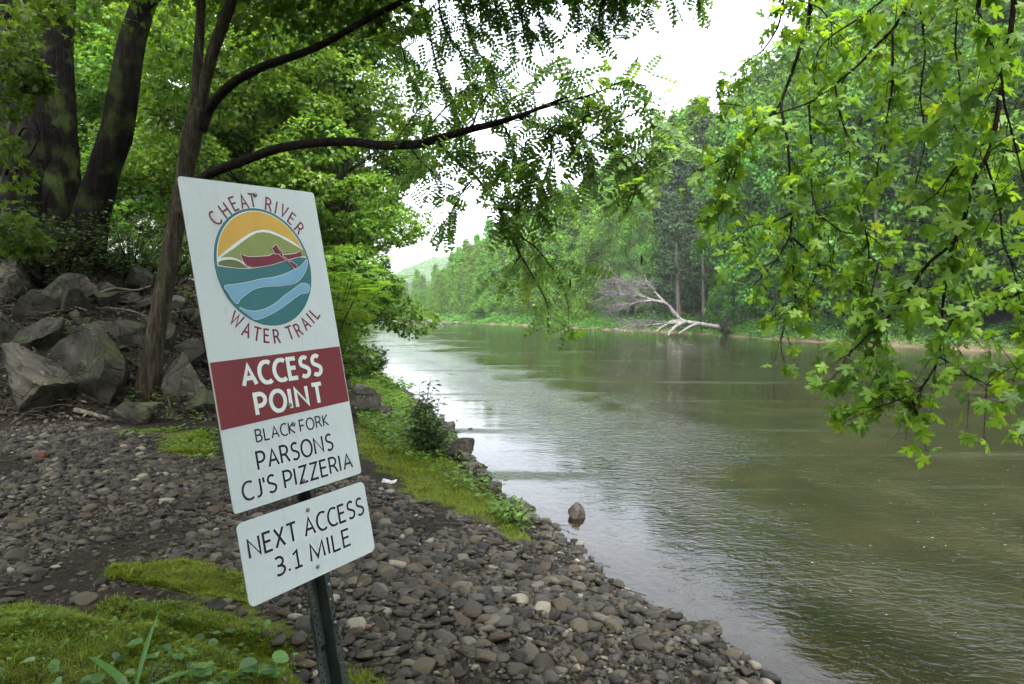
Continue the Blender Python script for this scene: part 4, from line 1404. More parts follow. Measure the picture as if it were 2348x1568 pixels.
# --- leaning maple with a worn strip of bark
DL = 13.4
gb = ground(192, 655)
lean = tree_base('maple_tree', 'leaning dark tree with a long pale scar, between the massive trunk and the slim locust', 'tree', gb)
mb = MB()
limb(mb, [(182, 700, DL, 120), (192, 650, DL, 92), (200, 580, DL, 82), (210, 505, DL, 78), (236, 404, DL, 68), (257, 340, DL, 67), (270, 300, DL, 66), (287, 202, DL, 62), (303, 105, DL, 56), (322, 35, DL, 50), (345, -30, DL, 46), (390, -160, DL, 40), (430, -330, DL - .3, 30), (470, -520, DL - .6, 20), (500, -750, DL - 1, 10)], 80, 18, .06, 6, .06)
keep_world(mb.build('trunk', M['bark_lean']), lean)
mb = MB()
limb(mb, [(330, 15, DL, 34), (355, -10, DL, 30), (400, -40, DL - .6, 24), (520, -80, DL - 1.6, 18), (700, -130, DL - 2.8, 10), (900, -150, DL - 4, 4)], 30, 9, .05, 7)
limb(mb, [(345, -30, DL, 34), (330, -120, DL - .8, 26), (290, -260, DL - 2, 18), (250, -420, DL - 3.4, 8)], 30, 9, .05, 8)
keep_world(mb.build('branch', M['bark_dark']), lean)

# --- massive old trunk at the left edge
DM = 14.0
big_t = tree_base('maple_tree', 'massive dark tree trunk at the far left of the photo, standing on the boulder bank', 'tree', ground(80, 640))
mb = MB()
limb(mb, [(84, 720, DM, 300), (84, 640, DM, 230), (85, 560, DM, 190), (85, 480, DM, 165), (88, 400, DM, 148), (92, 320, DM, 134), (100, 220, DM, 118), (106, 120, DM, 104), (112, 0, DM, 98), (118, -150, DM, 90), (120, -350, DM, 76), (110, -600, DM, 56), (100, -900, DM, 30)], 80, 22, .07, 9, .07)
limb(mb, [(150, 560, DM - .3, 70), (128, 480, DM - .35, 56), (118, 400, DM - .3, 40), (112, 330, DM - .2, 20)], 20, 12, .08, 10)
limb(mb, [(60, 560, DM, 90), (42, 470, DM - .2, 74), (26, 380, DM - .3, 62), (14, 260, DM - .3, 56), (6, 120, DM - .3, 52), (-8, -40, DM - .4, 48), (-40, -260, DM - .8, 36), (-70, -500, DM - 1.2, 14)], 50, 14, .07, 11)
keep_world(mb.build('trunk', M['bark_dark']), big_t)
mb = MB()
limb(mb, [(118, -120, DM, 44), (200, -220, DM - 1.5, 36), (330, -330, DM - 3.5, 26), (480, -420, DM - 6, 14), (600, -470, DM - 8, 6)], 40, 9, .05, 12)
limb(mb, [(112, -260, DM, 44), (20, -420, DM - 2, 32), (-60, -560, DM - 5, 20), (-120, -700, DM - 8, 8)], 40, 9, .05, 13)
# low bare twigs in front of the trunk
limb(mb, [(14, 400, DM - .8, 8), (30, 345, DM - 1, 6), (52, 295, DM - 1.1, 5), (75, 298, DM - 1.2, 4), (92, 315, DM - 1.3, 2)], 16, 6, .03, 14)
limb(mb, [(30, 400, DM - 1, 6), (55, 370, DM - 1.1, 5), (78, 340, DM - 1.2, 4), (92, 300, DM - 1.3, 2)], 16, 6, .03, 15)
keep_world(mb.build('branch', M['bark_dark']), big_t)

# crowns: drooping maple leaf in front of the trunks, and the high canopy that shades the bank
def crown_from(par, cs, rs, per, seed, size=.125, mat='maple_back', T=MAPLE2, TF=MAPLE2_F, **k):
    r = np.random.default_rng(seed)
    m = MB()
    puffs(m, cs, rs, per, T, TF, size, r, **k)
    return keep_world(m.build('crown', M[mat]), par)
def pts(rows): return np.array([at(x, y, d) for x, y, d, r in rows]), np.array([r for x, y, d, r in rows])
c, r = pts([(-10, 60, 11.5, .6), (20, 150, 11.3, .45), (-20, 230, 11.2, .5), (75, 190, 11.8, .28), (-20, 330, 11.8, .4), (20, 530, 11, .45), (60, 560, 11.5, .35), (-60, 150, 11, 1.0), (-60, 400, 11, .9), (60, -60, 11, 1.2),
            (185, -80, 11, 1.2), (-80, -120, 10, 1.6), (120, 20, 12.5, .3), (10, 90, 12, .4)])
c2 = np.random.default_rng(8).uniform([-13, 2, 0], [-3, 9.5, 2.5], (46, 3))
c2[:, 2] += 3.9 + .50 * c2[:, 1]
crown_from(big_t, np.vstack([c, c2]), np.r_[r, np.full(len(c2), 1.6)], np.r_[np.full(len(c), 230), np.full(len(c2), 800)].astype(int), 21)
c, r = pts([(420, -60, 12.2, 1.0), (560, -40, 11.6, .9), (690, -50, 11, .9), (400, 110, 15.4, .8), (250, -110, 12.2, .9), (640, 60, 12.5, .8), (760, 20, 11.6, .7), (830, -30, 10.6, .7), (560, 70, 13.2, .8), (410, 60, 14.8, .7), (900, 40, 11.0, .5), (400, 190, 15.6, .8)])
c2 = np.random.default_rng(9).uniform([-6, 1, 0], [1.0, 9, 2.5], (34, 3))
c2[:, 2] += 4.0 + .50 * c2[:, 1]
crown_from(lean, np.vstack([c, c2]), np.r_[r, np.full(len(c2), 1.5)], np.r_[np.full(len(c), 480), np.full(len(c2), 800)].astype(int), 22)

# --- the leafy trees further along the near bank, branches down to the water
def leafy_tree(name, label, loc, H, R, seed, low=.12, n=60, per=420, size=.118, mat='maple_back', lean_=(0, 0), tr=.16, squash=.62, group=None, shape=1.0, T=MAPLE2, TF=MAPLE2_F):
    r = np.random.default_rng(seed)
    e = tree_base(name, label, 'tree', loc, group)
    b = np.array(loc, float)
    top = b + [lean_[0], lean_[1], H]
    m = MB()
    k = np.linspace(0, 1, 9)
    P = b[None] * (1 - k[:, None]) + top[None] * k[:, None] + np.c_[np.sin(k * 5 + seed) * .12, np.cos(k * 4 + seed) * .12, 0 * k]
    P[0, 2] -= .3
    add_tube(m, spline(P, 30), np.interp(np.linspace(0, 1, len(spline(P, 30))), [0, .06, 1], [tr * 1.5, tr, tr * .12]), 10, rough=.06, seed=seed)
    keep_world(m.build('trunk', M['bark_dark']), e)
    m = MB()
    cs, rs = [], []
    for i in range(n):
        t = low + (1 - low) * (i + .5) / n
        prof = (math.sin(math.pi * min(1, (t - low) / (1 - low) * .86 + .14)) ** .7) * shape
        a = r.uniform(0, 6.283)
        q = R * prof * math.sqrt(r.uniform(.12, 1))
        base = b * (1 - t) + top * t
        c_ = base + [math.cos(a) * q, math.sin(a) * q, r.normal() * .2]
        cs.append(c_)
        rs.append(R * r.uniform(.20, .34))
        j = base - [0, 0, .25 * q + .1]
        mid = (j + c_) / 2 + [0, 0, .12 * q]
        Q = spline(np.array([j, mid, c_]), 8)
        add_tube(m, Q, np.linspace(max(.012, tr * .32 * (1 - t) + .01), .006, len(Q)), 5)
    keep_world(m.build('limbs', M['twig']), e)
    m = MB()
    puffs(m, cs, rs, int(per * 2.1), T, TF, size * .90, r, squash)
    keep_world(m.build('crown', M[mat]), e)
    return e

def gz(x, y): return (x, y, float(land([x], [y])[0]))
leafy_tree('maple_tree', 'bright leafy maple directly behind the top of the sign', gz(-7.0, 18.4), 11.5, 2.9, 31, .04, 64, 330)
leafy_tree('maple_tree', 'bright bank maple leaning out over the river right of the sign', gz(-5.2, 19.5), 10.5, 2.9, 32, .02, 66, 330, lean_=(1.0, 0))
leafy_tree('maple_tree', 'tall green tree on the near bank, its edge against the sky above the river', gz(-7.2, 23.5), 14, 3.4, 33, .06, 64, 330, size=.17)
leafy_tree('maple_tree', 'leafy tree seen between the slim locust trunk and the sign', gz(-10.2, 20.5), 11.0, 3.2, 34, .10, 56, 320)
leafy_tree('maple_tree', 'shaded leafy tree seen between the massive and the leaning trunks', gz(-14.0, 21.0), 11.5, 3.6, 35, .10, 52, 300, size=.17)
leafy_tree('maple_tree', 'shaded tree behind the massive trunk at the left edge', gz(-18.0, 23.0), 11.0, 4.2, 36, .12, 46, 300, size=.19)
leafy_tree('maple_tree', 'pale green tree rising behind the trunks of the bank', gz(-12.0, 28.0), 14.5, 4.4, 37, .10, 52, 320, size=.2)
leafy_tree('maple_tree', 'last but one tree of the near bank, its low branches over the water', gz(-9.6, 30.0), 12.5, 3.7, 38, .02, 52, 400, size=.2)
leafy_tree('maple_tree', 'farthest leafy tree of the near bank before the river bend', gz(-15.2, 47.0), 13.0, 4.2, 39, .02, 46, 380, size=.26)
leafy_tree('maple_tree', 'tree half hidden behind the locust fork on the upper bank', gz(-20.5, 32.0), 13.0, 4.4, 40, .10, 46, 360, size=.22)

# sumac with long fronds under the maples, right of the sign
def frond_shrub(name, label, loc, H, R, seed, n=9, size=.5, mat='sumac'):
    r = np.random.default_rng(seed)
    e = tree_base(name, label, 'shrub', loc)
    b = np.array(loc, float)
    ms, ml = MB(), MB()
    P, Tp, Nn, Sz = [], [], [], []
    for i in range(n):
        a = r.uniform(0, 6.283)
        q = R * math.sqrt(r.uniform(.05, 1))
        h = H * r.uniform(.55, 1)
        Q = spline(np.array([b + [0, 0, -.1], b + [math.cos(a) * q * .35, math.sin(a) * q * .35, h * .6], b + [math.cos(a) * q, math.sin(a) * q, h]]), 12)
        add_tube(ms, Q, np.linspace(.022, .008, len(Q)), 6)
        for t in range(4, len(Q)):
            for k in range(3):
                az = r.uniform(0, 6.283)
                P.append(Q[t])
                Tp.append((math.cos(az), math.sin(az), r.uniform(-.25, .5)))
                Nn.append((r.normal() * .25, r.normal() * .25, 1))
                Sz.append(size * r.uniform(.7, 1.15))
    scatter(ml, FROND, FROND_F, np.array(P), np.array(Tp), np.array(Nn), np.array(Sz))
    keep_world(ms.build('stems', M['twig']), e)
    keep_world(ml.build('fronds', M[mat]), e)
    return e
frond_shrub('sumac_shrub', 'bright sumac with feathery fronds just right of the sign emblem', gz(-3.4, 12.6), 3.0, 1.1, 51, 12, .55)
frond_shrub('sumac_shrub', 'feathery sumac hanging low over the water behind the weedy bank', gz(-3.9, 15.0), 3.2, 1.4, 52, 12, .6)
# ---------------------------------------------------------------- the far bank: every tree a thing, built from a few kinds
def far_kind(kind, seed):
    r = np.random.default_rng(seed)
    H = 1.0
    m = MB()
    cs, rs = [], []
    if kind == 'column':
        n, per, sz, R, low = 90, 105, .021, .17, .03
    elif kind == 'broad':
        n, per, sz, R, low = 85, 150, .018, .26, .06
    elif kind == 'tall':
        n, per, sz, R, low = 95, 150, .016, .20, .10
    else:
        n, per, sz, R, low = 100, 90, .018, .19, .10
    for i in range(n):
        t = low + (1 - low) * (i + r.uniform()) / n
        s = (t - low) / (1 - low)
        if kind == 'column': prof = (1 - s) ** .62 * (.55 + .45 * min(1, s * 6))
        elif kind == 'hemlock': prof = (1 - s) ** .85 * (.8 + .3 * math.sin(i * 1.7))
        else: prof = math.sin(math.pi * min(1, s * .84 + .14)) ** .6
        a = r.uniform(0, 6.283)
        q = R * prof * math.sqrt(r.uniform(.15, 1))
        cs.append((math.cos(a) * q, math.sin(a) * q, t * .97))
        rs.append(R * (r.uniform(.20, .36) if kind != 'column' else r.uniform(.24, .36) * (1.15 - .6 * s)))
    sq = {'column': 1.15, 'hemlock': .35}.get(kind, .72)
    puffs(m, cs, rs, per, QUAD, QUAD_F, sz, r, sq, .5, .35, .35, .5)
    crown = m.data('crown', M[{'column': 'far_light', 'broad': 'far_mid', 'tall': 'far_mid', 'hemlock': 'hemlock'}[kind]])
    m = MB()
    k = np.linspace(0, 1, 8)
    P = np.c_[.012 * np.sin(k * 5 + seed), .012 * np.cos(k * 4 + seed), k * .95 - .02]
    add_tube(m, P, np.interp(k, [0, .1, 1], [.014, .010, .002]), 7, rough=.05)
    for i in range(16):
        c = np.array(cs[r.integers(0, n)])
        Q = spline(np.array([[0, 0, c[2] - .06], c * [.5, .5, 1] - [0, 0, .02], c]), 6)
        add_tube(m, Q, np.linspace(.004, .0012, len(Q)), 4)
    trunk = m.data('trunk', M['bark_far'])
    return crown, trunk
FK = {'column': [far_kind('column', 600 + i) for i in range(3)], 'broad': [far_kind('broad', 620 + i) for i in range(3)],
      'tall': [far_kind('tall', 640 + i) for i in range(3)], 'hemlock': [far_kind('hemlock', 660 + i) for i in range(2)]}
def far_tree(name, kind, x, y, H, wide, label, group, rg):
    cm, tm = FK[kind][rg.integers(0, len(FK[kind]))]
    e = empty(name, gz(x, y), rg.uniform(0, 6.283))
    e.scale = (H * wide, H * wide, H)
    tag(e, label, 'tree', group)
    put('crown', cm, e)
    put('trunk', tm, e)
    return e
rg = np.random.default_rng(71)
def px_of(x, y): return 1173.5 + F * x / y
y = 22.0
y = -34.0
while y < 20:     # unseen trees added upstream of the frame to shut off the low sky
    far_tree('broadleaf_tree', 'broad', float(far_x(np.array([y]))[0]) + rg.uniform(2.5, 5), y, rg.uniform(20, 24), 1.15, 'unseen leafy tree added on the far bank to shut off low sky', 'tall trees on the far bank at the right', rg)
    y += 5.5
# heights follow the wooded skyline: low saplings toward the bend, tall forest at the right
SKY = np.array([(880, 690), (960, 676), (1000, 640), (1050, 575), (1130, 515), (1250, 480), (1330, 430), (1500, 318), (1700, 235), (1900, 95), (2000, -10), (2200, -150), (2400, -260)], float)
def top_h(x, y, k):
    py = np.interp(px_of(x, y), SKY[:, 0], SKY[:, 1])
    return max(5.0, ((712 - py) / F * y + 2.2) * k - float(land([x], [y])[0]))
y = 22.0
while y < 178:
    for row in range(4):
        yy = y + rg.uniform(-1.2, 1.2)
        dx = (2.0, 6.5, 12.5, 20.0)[row] + rg.uniform(0, 3)
        x = float(far_x(np.array([yy]))[0]) + dx / .88
        p = px_of(x, yy)
        h = top_h(x, yy, (rg.uniform(.7, .9), rg.uniform(.9, 1.05), rg.uniform(1.0, 1.12), rg.uniform(1.0, 1.1))[row])
        if yy > 84:
            if row == 3: continue
            far_tree('riverside_tree', 'column', x, yy, h, rg.uniform(.85, 1.2) * (1.0 if h > 9 else 1.4), 'pointed pale green tree in the even row toward the river bend', 'pointed trees in the row toward the bend', rg)
        elif yy > 52:
            hem = 1490 < p < 1680 and row < 3
            if hem: far_tree('hemlock_tree', 'hemlock', x + 1.5, yy, h, rg.uniform(.8, 1.0), 'dark evergreen behind the fallen dead tree on the far bank', 'dark evergreens behind the fallen tree', rg)
            else: far_tree('broadleaf_tree', 'broad' if rg.uniform() < .6 else 'tall', x, yy, h, rg.uniform(.75, 1.0), 'rounded leafy tree on the middle of the far bank', 'leafy trees on the middle of the far bank', rg)
        else:
            far_tree('broadleaf_tree', 'tall' if rg.uniform() < .6 else 'broad', x, yy, min(h, 27), rg.uniform(.75, 1.0), 'unseen leafy tree added on the far bank to shut off low sky', 'tall trees on the far bank at the right', rg)
    y += 3.6 if y > 84 else (3.9 if y > 52 else 3.7)
for i in range(16):
    x, yy = -52 + i * 2.1 + rg.uniform(-1, 1), 192 + rg.uniform(-4, 14)
    far_tree('riverside_tree', 'column', x, yy, rg.uniform(5.5, 8.5), 1.5, 'small pale tree closing the view where the river bends away', 'small trees closing the river bend', rg)
# trees of the near bank around the bend
for x, yy, h in ((-32, 104, 12), (-36, 118, 13), (-41, 131, 13), (-37, 152, 12), (-46, 160, 13), (-52, 172, 13), (-58, 150, 14), (-49, 140, 14), (-28, 90, 12), (-24, 76, 12)):
    far_tree('riverside_tree', 'column', x, yy, h, rg.uniform(1.1, 1.4), 'pale green tree at the river bend beyond the near bank', 'trees of the near bank at the bend', rg)

# low growth along the far waterline
n = 20000
yv = rg.uniform(22, 165, n)
dv = rg.uniform(.1, 4.2, n) ** 1.0
xv = far_x(yv) + dv / .88
hv = (np.clip(noise2(xv * .35, yv * .35, 91, 3) + .55, .05, 1.4)) * np.clip(dv * .55, .2, 1.3)
k = 5
cx_ = np.repeat(np.c_[xv, yv, land(xv, yv)], k, 0)
hh = np.repeat(hv, k)
P = cx_ + np.c_[rg.normal(size=(n * k, 2)) * .35, rg.uniform(.05, 1, n * k) * hh]
u = unit(rg.normal(size=(n * k, 3)) + [0, 0, .4])
mb = MB()
scatter(mb, QUAD, QUAD_F, P, u * [1, 1, .3] + [0, 0, -.2], [0, 0, .8] + rg.normal(size=u.shape) * .6, rg.uniform(.12, .28, n * k) * np.repeat(np.interp(yv, [25, 60, 160], [.75, 1, 1.6]), k))
tag(mb.build('bank_undergrowth', M['far_mid']), 'low green brush and vines along the far waterline', 'undergrowth', kind='stuff')

# a slim bare trunk standing in front of the dark evergreens
for px_, d_, w_, top_, lb in ((1613, 64, 7, 580, 'slim straight pale trunk rising behind the root plate of the fallen tree'), (1555, 67, 10, 610, 'thicker grey trunk rising behind the fallen dead tree')):
    m = MB()
    b_ = at(px_, 722, d_)
    b_[2] = float(land(b_[:1], b_[1:2])[0])
    e = tree_base('tree_trunk', lb, 'tree trunk', b_)
    limb(m, [(px_, 735, d_, w_ * 1.2), (px_ - 1, 660, d_, w_), (px_ - 2, 590, d_, w_ * .9), (px_ - 4, top_, d_, w_ * .55), (px_ - 5, top_ - 50, d_, w_ * .25)], 20, 8, .04, 5)
    keep_world(m.build('trunk', M['bark_far']), e)
    m = MB()
    r = np.random.default_rng(int(px_))
    for i in range(7):
        c_ = at(px_ - 4 + r.normal() * 22, top_ - 60 + r.uniform(-60, 130), d_ + r.normal() * .6)
        puffs(m, [c_], [.9], 160, QUAD, QUAD_F, .3, r, .4)
    keep_world(m.build('crown', M['hemlock']), e)

# ---------------------------------------------------------------- the fallen dead tree
FD = 59.5
fall = tree_base('fallen_tree', 'bleached fallen tree with upturned roots lying on the far waterline', 'fallen tree', at(1600, 755, FD))
mb = MB()
limb(mb, [(1658, 752, FD, 13), (1635, 748, FD, 11), (1600, 742, FD, 10), (1565, 736, FD, 10), (1548, 722, FD, 11), (1534, 704, FD, 9), (1520, 694, FD - .5, 8), (1495, 689, FD - 1, 6)], 40, 9, .07, 3)
keep_world(mb.build('trunk', M['dead']), fall)
mb = MB()
r = np.random.default_rng(15)
limbs = [[(1520, 694, FD, 6), (1490, 688, FD, 5), (1460, 672, FD, 4), (1432, 655, FD, 3), (1408, 645, FD, 1.5)],
         [(1495, 689, FD - .6, 7), (1468, 692, FD - 1.2, 5), (1440, 698, FD - 1.8, 4), (1410, 702, FD - 2, 2)],
         [(1527, 698, FD, 7), (1505, 674, FD + .6, 5), (1494, 660, FD + 1, 4), (1478, 654, FD + 1.4, 3), (1452, 652, FD + 1.6, 2)],
         [(1500, 690, FD - .3, 7), (1470, 680, FD - 1, 5), (1438, 676, FD - 1.5, 4), (1400, 672, FD - 2, 2)],
         [(1560, 736, FD, 10), (1540, 738, FD - .6, 8), (1520, 748, FD - 1.2, 6), (1502, 762, FD - 2, 4)],
         [(1570, 738, FD, 10), (1550, 748, FD - 1.2, 9), (1537, 760, FD - 2, 7), (1530, 770, FD - 2.4, 4)],
         [(1560, 740, FD - .3, 8), (1525, 742, FD - 1, 6), (1490, 745, FD - 1.6, 4), (1455, 748, FD - 2, 3), (1425, 738, FD - 2.2, 2)],
         [(1600, 742, FD, 9), (1580, 750, FD - 1, 7), (1555, 765, FD - 1.8, 4)],
         [(1450, 748, FD - 2, 3), (1438, 738, FD - 2.2, 2.5), (1424, 728, FD - 2.3, 1.5)]]
tips = []
for i, q in enumerate(limbs):
    S = limb(mb, q, 16, 7, .05, i)
    if i in (0, 1, 2, 3, 6):
        for j in range(3, len(S)): tips.append((S[j], unit(S[j, :3] - S[max(0, j - 3), :3]), i))
keep_world(mb.build('limb', M['dead']), fall)
mb = MB()
for i in range(330):
    s_, d, li = tips[r.integers(0, len(tips))]
    d = unit(d + r.normal(size=3) * [.45, .45, .45] + [-.35, 0, .05])
    L = r.uniform(.7, 2.4)
    Q = np.array([s_[:3] + d * L * t + np.array([0, 0, .12 * math.sin(t * 3 + i)]) + r.normal(size=3) * .04 for t in (0, .3, .6, 1)])
    add_tube(mb, Q, np.linspace(.024, .008, 4), 4)
    for b in range(2):
        d2 = unit(d + r.normal(size=3) * .55)
        k_ = Q[r.integers(1, 3)]
        add_tube(mb, np.array([k_, k_ + d2 * L * .3, k_ + d2 * L * .55 + r.normal(size=3) * .05]), np.linspace(.02, .008, 3), 3)
keep_world(mb.build('twigs', M['dead']), fall)
mb = MB()
c0 = at(1662, 750, FD - .6)
for i in range(26):
    a = r.uniform(0, 6.283)
    e = np.array([r.uniform(-.1, .5), math.cos(a), math.sin(a)])
    L = r.uniform(.5, 1.15)
    Q = np.array([c0, c0 + e * L * .5, c0 + e * L + r.normal(size=3) * .15])
    add_tube(mb, Q, [.16, .09, .03], 6, rough=.1, seed=i)
v, f = boulder(5, 6, 3, 1, .15)
mb.add(v * [.35, .8, .8] + c0, f, 0, True)
keep_world(mb.build('root_plate', M['bark_dark']), fall)

# rocks of the gravel shoal at the bend
for i, (px_, py_, w_, h_) in enumerate(((905, 739, 26, 8), (930, 737, 34, 8), (952, 738, 18, 6), (978, 739, 40, 7), (1010, 742, 22, 6), (1045, 741, 14, 5), (1105, 742, 16, 6), (1240, 747, 10, 5), (1390, 755, 12, 7), (1415, 757, 18, 7), (1440, 758, 10, 6), (920, 741, 40, 5), (963, 741, 26, 5))):
    p = on_plane(px_, py_)
    v, f = boulder(800 + i, 7, 3)
    s_ = p[1] / F
    o = MB().add(v * [w_ * s_ / 2, w_ * s_ / 2.5, h_ * s_ / 1.6], f, 0, True).build('shoal_rock', M['rock_pale'])
    o.location = (p[0], p[1], h_ * s_ * .2)
    if px_ < 1120: tag(o, 'pale rock on the shoal where the river bends out of sight', 'rock', 'pale rocks on the shoal at the bend')
    else: tag(o, 'small pale rock at the foot of the far bank brush', 'rock', 'small rocks along the far waterline')
# ---------------------------------------------------------------- silver maple whose branches hang over the water at the right
mp = tree_base('silver_maple', 'silver maple with bright lobed leaves, its thin branches hanging at the right', 'tree', gz(1.0, -2.6))
mb = MB()
limb(mb, [(1.0, -2.6, .2, .26), (1.05, -2.5, 1.2, .21), (1.3, -2.1, 2.8, .18), (1.7, -1.4, 4.2, .15), (2.0, -.4, 5.0, .11), (2.2, 1.0, 5.3, .08), (2.35, 2.6, 5.3, .055), (2.3, 3.8, 5.1, .035), (2.0, 4.8, 4.8, .02)], 50, 12, .05, 3, px=False)
keep_world(mb.build('trunk', M['bark_dark']), mp)
mb = MB()
TW = []
def hang(rows, d0, d1=None, w0=7, w1=2.5, leaf=1.0):
    d1 = d0 if d1 is None else d1
    n = len(rows)
    r_ = [(x, y, d0 + (d1 - d0) * i / (n - 1), w0 + (w1 - w0) * i / (n - 1)) for i, (x, y) in enumerate(rows)]
    TW.append((limb(mb, r_, 7 * n, 6, .03, len(TW)), leaf))
LIMB = np.array([(2.0, -.4, 5.0), (2.2, 1.0, 5.3), (2.35, 2.6, 5.3), (2.3, 3.8, 5.1), (2.0, 4.8, 4.8)])
LIMB = spline(LIMB, 30)
def join(px, py, d):
    """carry a branch on up to the limb overhead, outside the frame"""
    p = at(px, py, d)
    j = LIMB[np.argmin(np.linalg.norm(LIMB - p - [0, -.4, .3], axis=1))]
    mid = (p + j) / 2 + [.0, .1, .12]
    S = spline(np.array([j, mid, p]), 8)
    add_tube(mb, S, np.linspace(.02, .008, len(S)), 6)
    TW.append((np.c_[S, np.full(len(S), .01)], .7))
hang([(2110, -40), (2088, 0), (2049, 64), (2015, 98), (1965, 151), (1914, 192), (1861, 232), (1810, 251), (1763, 265)], 3.7, 4.1, 9, 2.5, .8); join(2110, -40, 3.7)
hang([(1865, -50), (1850, 67), (1840, 91), (1817, 162), (1797, 215), (1783, 246), (1743, 286), (1706, 327), (1662, 360), (1618, 382), (1586, 396)], 4.2, 4.4, 10, 2.5); join(1865, -50, 4.2)
hang([(1790, 236), (1793, 262), (1803, 310), (1808, 357), (1812, 421), (1815, 488), (1812, 539), (1815, 589), (1822, 640), (1823, 707)], 4.2, 4.0, 8, 2.5)
hang([(1854, 242), (1859, 320), (1860, 370), (1861, 438), (1874, 488), (1900, 545)], 4.0, 3.9, 5, 2)
hang([(2046, 70), (2046, 185), (2036, 252), (2026, 313), (2014, 364), (2009, 421)], 3.6, 3.5, 6, 2.5)
hang([(2330, -40), (2310, 120), (2290, 240), (2276, 320), (2258, 367), (2238, 404), (2218, 471), (2204, 528), (2184, 562), (2174, 606), (2167, 657), (2160, 710), (2157, 758), (2152, 818), (2133, 859), (2113, 889), (2086, 912)], 3.2, 3.3, 13, 2.5, .9); join(2330, -40, 3.2)
hang([(2210, 500), (2184, 556), (2133, 599), (2100, 643), (2066, 687), (2046, 717), (2015, 744), (1978, 780), (1941, 818), (1928, 842), (1904, 872)], 3.25, 3.5, 9, 2.5, 1.1)
hang([(2240, 20), (2290, 150), (2302, 236), (2315, 286), (2332, 354), (2350, 430)], 3.0, 3.0, 7, 3); join(2240, 20, 3.0)
hang([(2258, 367), (2290, 470), (2298, 549), (2315, 596), (2332, 657), (2340, 720)], 3.1, 3.0, 6, 2.5)
hang([(2420, 600), (2347, 665), (2302, 684), (2255, 697), (2201, 724), (2170, 740)], 3.0, 3.1, 7, 2.5)
hang([(2276, 320), (2230, 345), (2190, 385), (2150, 440), (2110, 470)], 3.2, 3.4, 6, 2)
hang([(2050, -20), (1965, 44), (1914, 77), (1881, 108), (1861, 155)], 3.9, 4.1, 5, 2)
hang([(1800, -30), (1793, 20), (1780, 67), (1749, 114), (1712, 141), (1685, 168), (1660, 190)], 4.3, 4.4, 5, 2); join(1800, -30, 4.3)
hang([(1816, 545), (1850, 575), (1876, 605), (1900, 610), (1930, 630)], 4.0, 3.9, 5, 2)
hang([(1876, 605), (1862, 650), (1830, 700)], 4.0, 3.9, 4, 2)
hang([(1812, 540), (1790, 580), (1760, 620), (1720, 660)], 4.0, 4.1, 4, 2)
hang([(1820, 700), (1800, 740), (1790, 790), (1797, 828)], 4.0, 3.9, 4, 2)
hang([(2015, 600), (1985, 720), (1955, 790), (1935, 850)], 3.5, 3.5, 4, 2)
hang([(1978, 780), (2005, 820), (2030, 850), (2035, 880)], 3.5, 3.4, 4, 2)
hang([(2130, 860), (2100, 900), (2060, 890), (2020, 905)], 3.3, 3.4, 4, 2)
hang([(2086, 905), (2050, 920), (2010, 935), (1975, 950)], 3.3, 3.4, 4, 2)
hang([(2086, 905), (2095, 930), (2100, 950)], 3.3, 3.3, 4, 2)
hang([(2152, 818), (2190, 840), (2220, 860), (2260, 880), (2300, 895)], 3.2, 3.1, 4, 2)
hang([(2440, 760), (2380, 820), (2340, 840), (2320, 870)], 2.9, 2.9, 5, 2)
hang([(2440, 930), (2390, 945), (2350, 955)], 2.9, 2.9, 4, 2)
hang([(1706, 327), (1690, 370), (1680, 430), (1690, 470)], 4.3, 4.3, 4, 2)
hang([(1700, 335), (1665, 420), (1650, 450), (1620, 500)], 4.3, 4.4, 4, 2)
hang([(1815, 488), (1770, 510), (1720, 520), (1680, 560)], 4.1, 4.2, 4, 2)
hang([(1914, 192), (1925, 260), (1945, 330), (1950, 400), (1960, 470)], 3.9, 3.9, 4, 2)
hang([(2110, 20), (2120, 120), (2110, 220), (2120, 320), (2100, 420)], 3.5, 3.4, 5, 2)
hang([(2200, -30), (2190, 100), (2200, 200), (2180, 300)], 3.3, 3.3, 5, 2); join(2200, -30, 3.3)
hang([(1965, 470), (1990, 560), (1985, 640), (1960, 690)], 3.8, 3.7, 4, 2)
hang([(1874, 488), (1930, 530), (1990, 540), (2040, 580)], 3.9, 3.7, 4, 2)
hang([(1830, 0), (1880, 20), (1910, 60), (1930, 85)], 4.1, 4.1, 4, 2)
hang([(1740, 290), (1720, 250), (1680, 240), (1640, 235)], 4.3, 4.4, 4, 2)
keep_world(mb.build('branch', M['twig']), mp)
r = np.random.default_rng(12)
mb, tws = MB(), MB()
P, Tp, Nn, Sz, Pet = [], [], [], [], []
def leaf_at(p, d, s):
    out = unit(d * .3 + r.normal(size=3) * .75 + np.array([0, 0, -.15]))
    q = p + out * s * r.uniform(.45, .75)
    add_tube(tws, np.array([p, (p + q) / 2 + [0, 0, .006], q]), [.0011, .0009, .0008], 3)
    P.append(q)
    Tp.append(unit(out * .6 + np.array([0, 0, -.55]) + r.normal(size=3) * .3))
    Nn.append(np.array([r.normal() * .5, -.25 + r.normal() * .5, .75]))
    Sz.append(s)
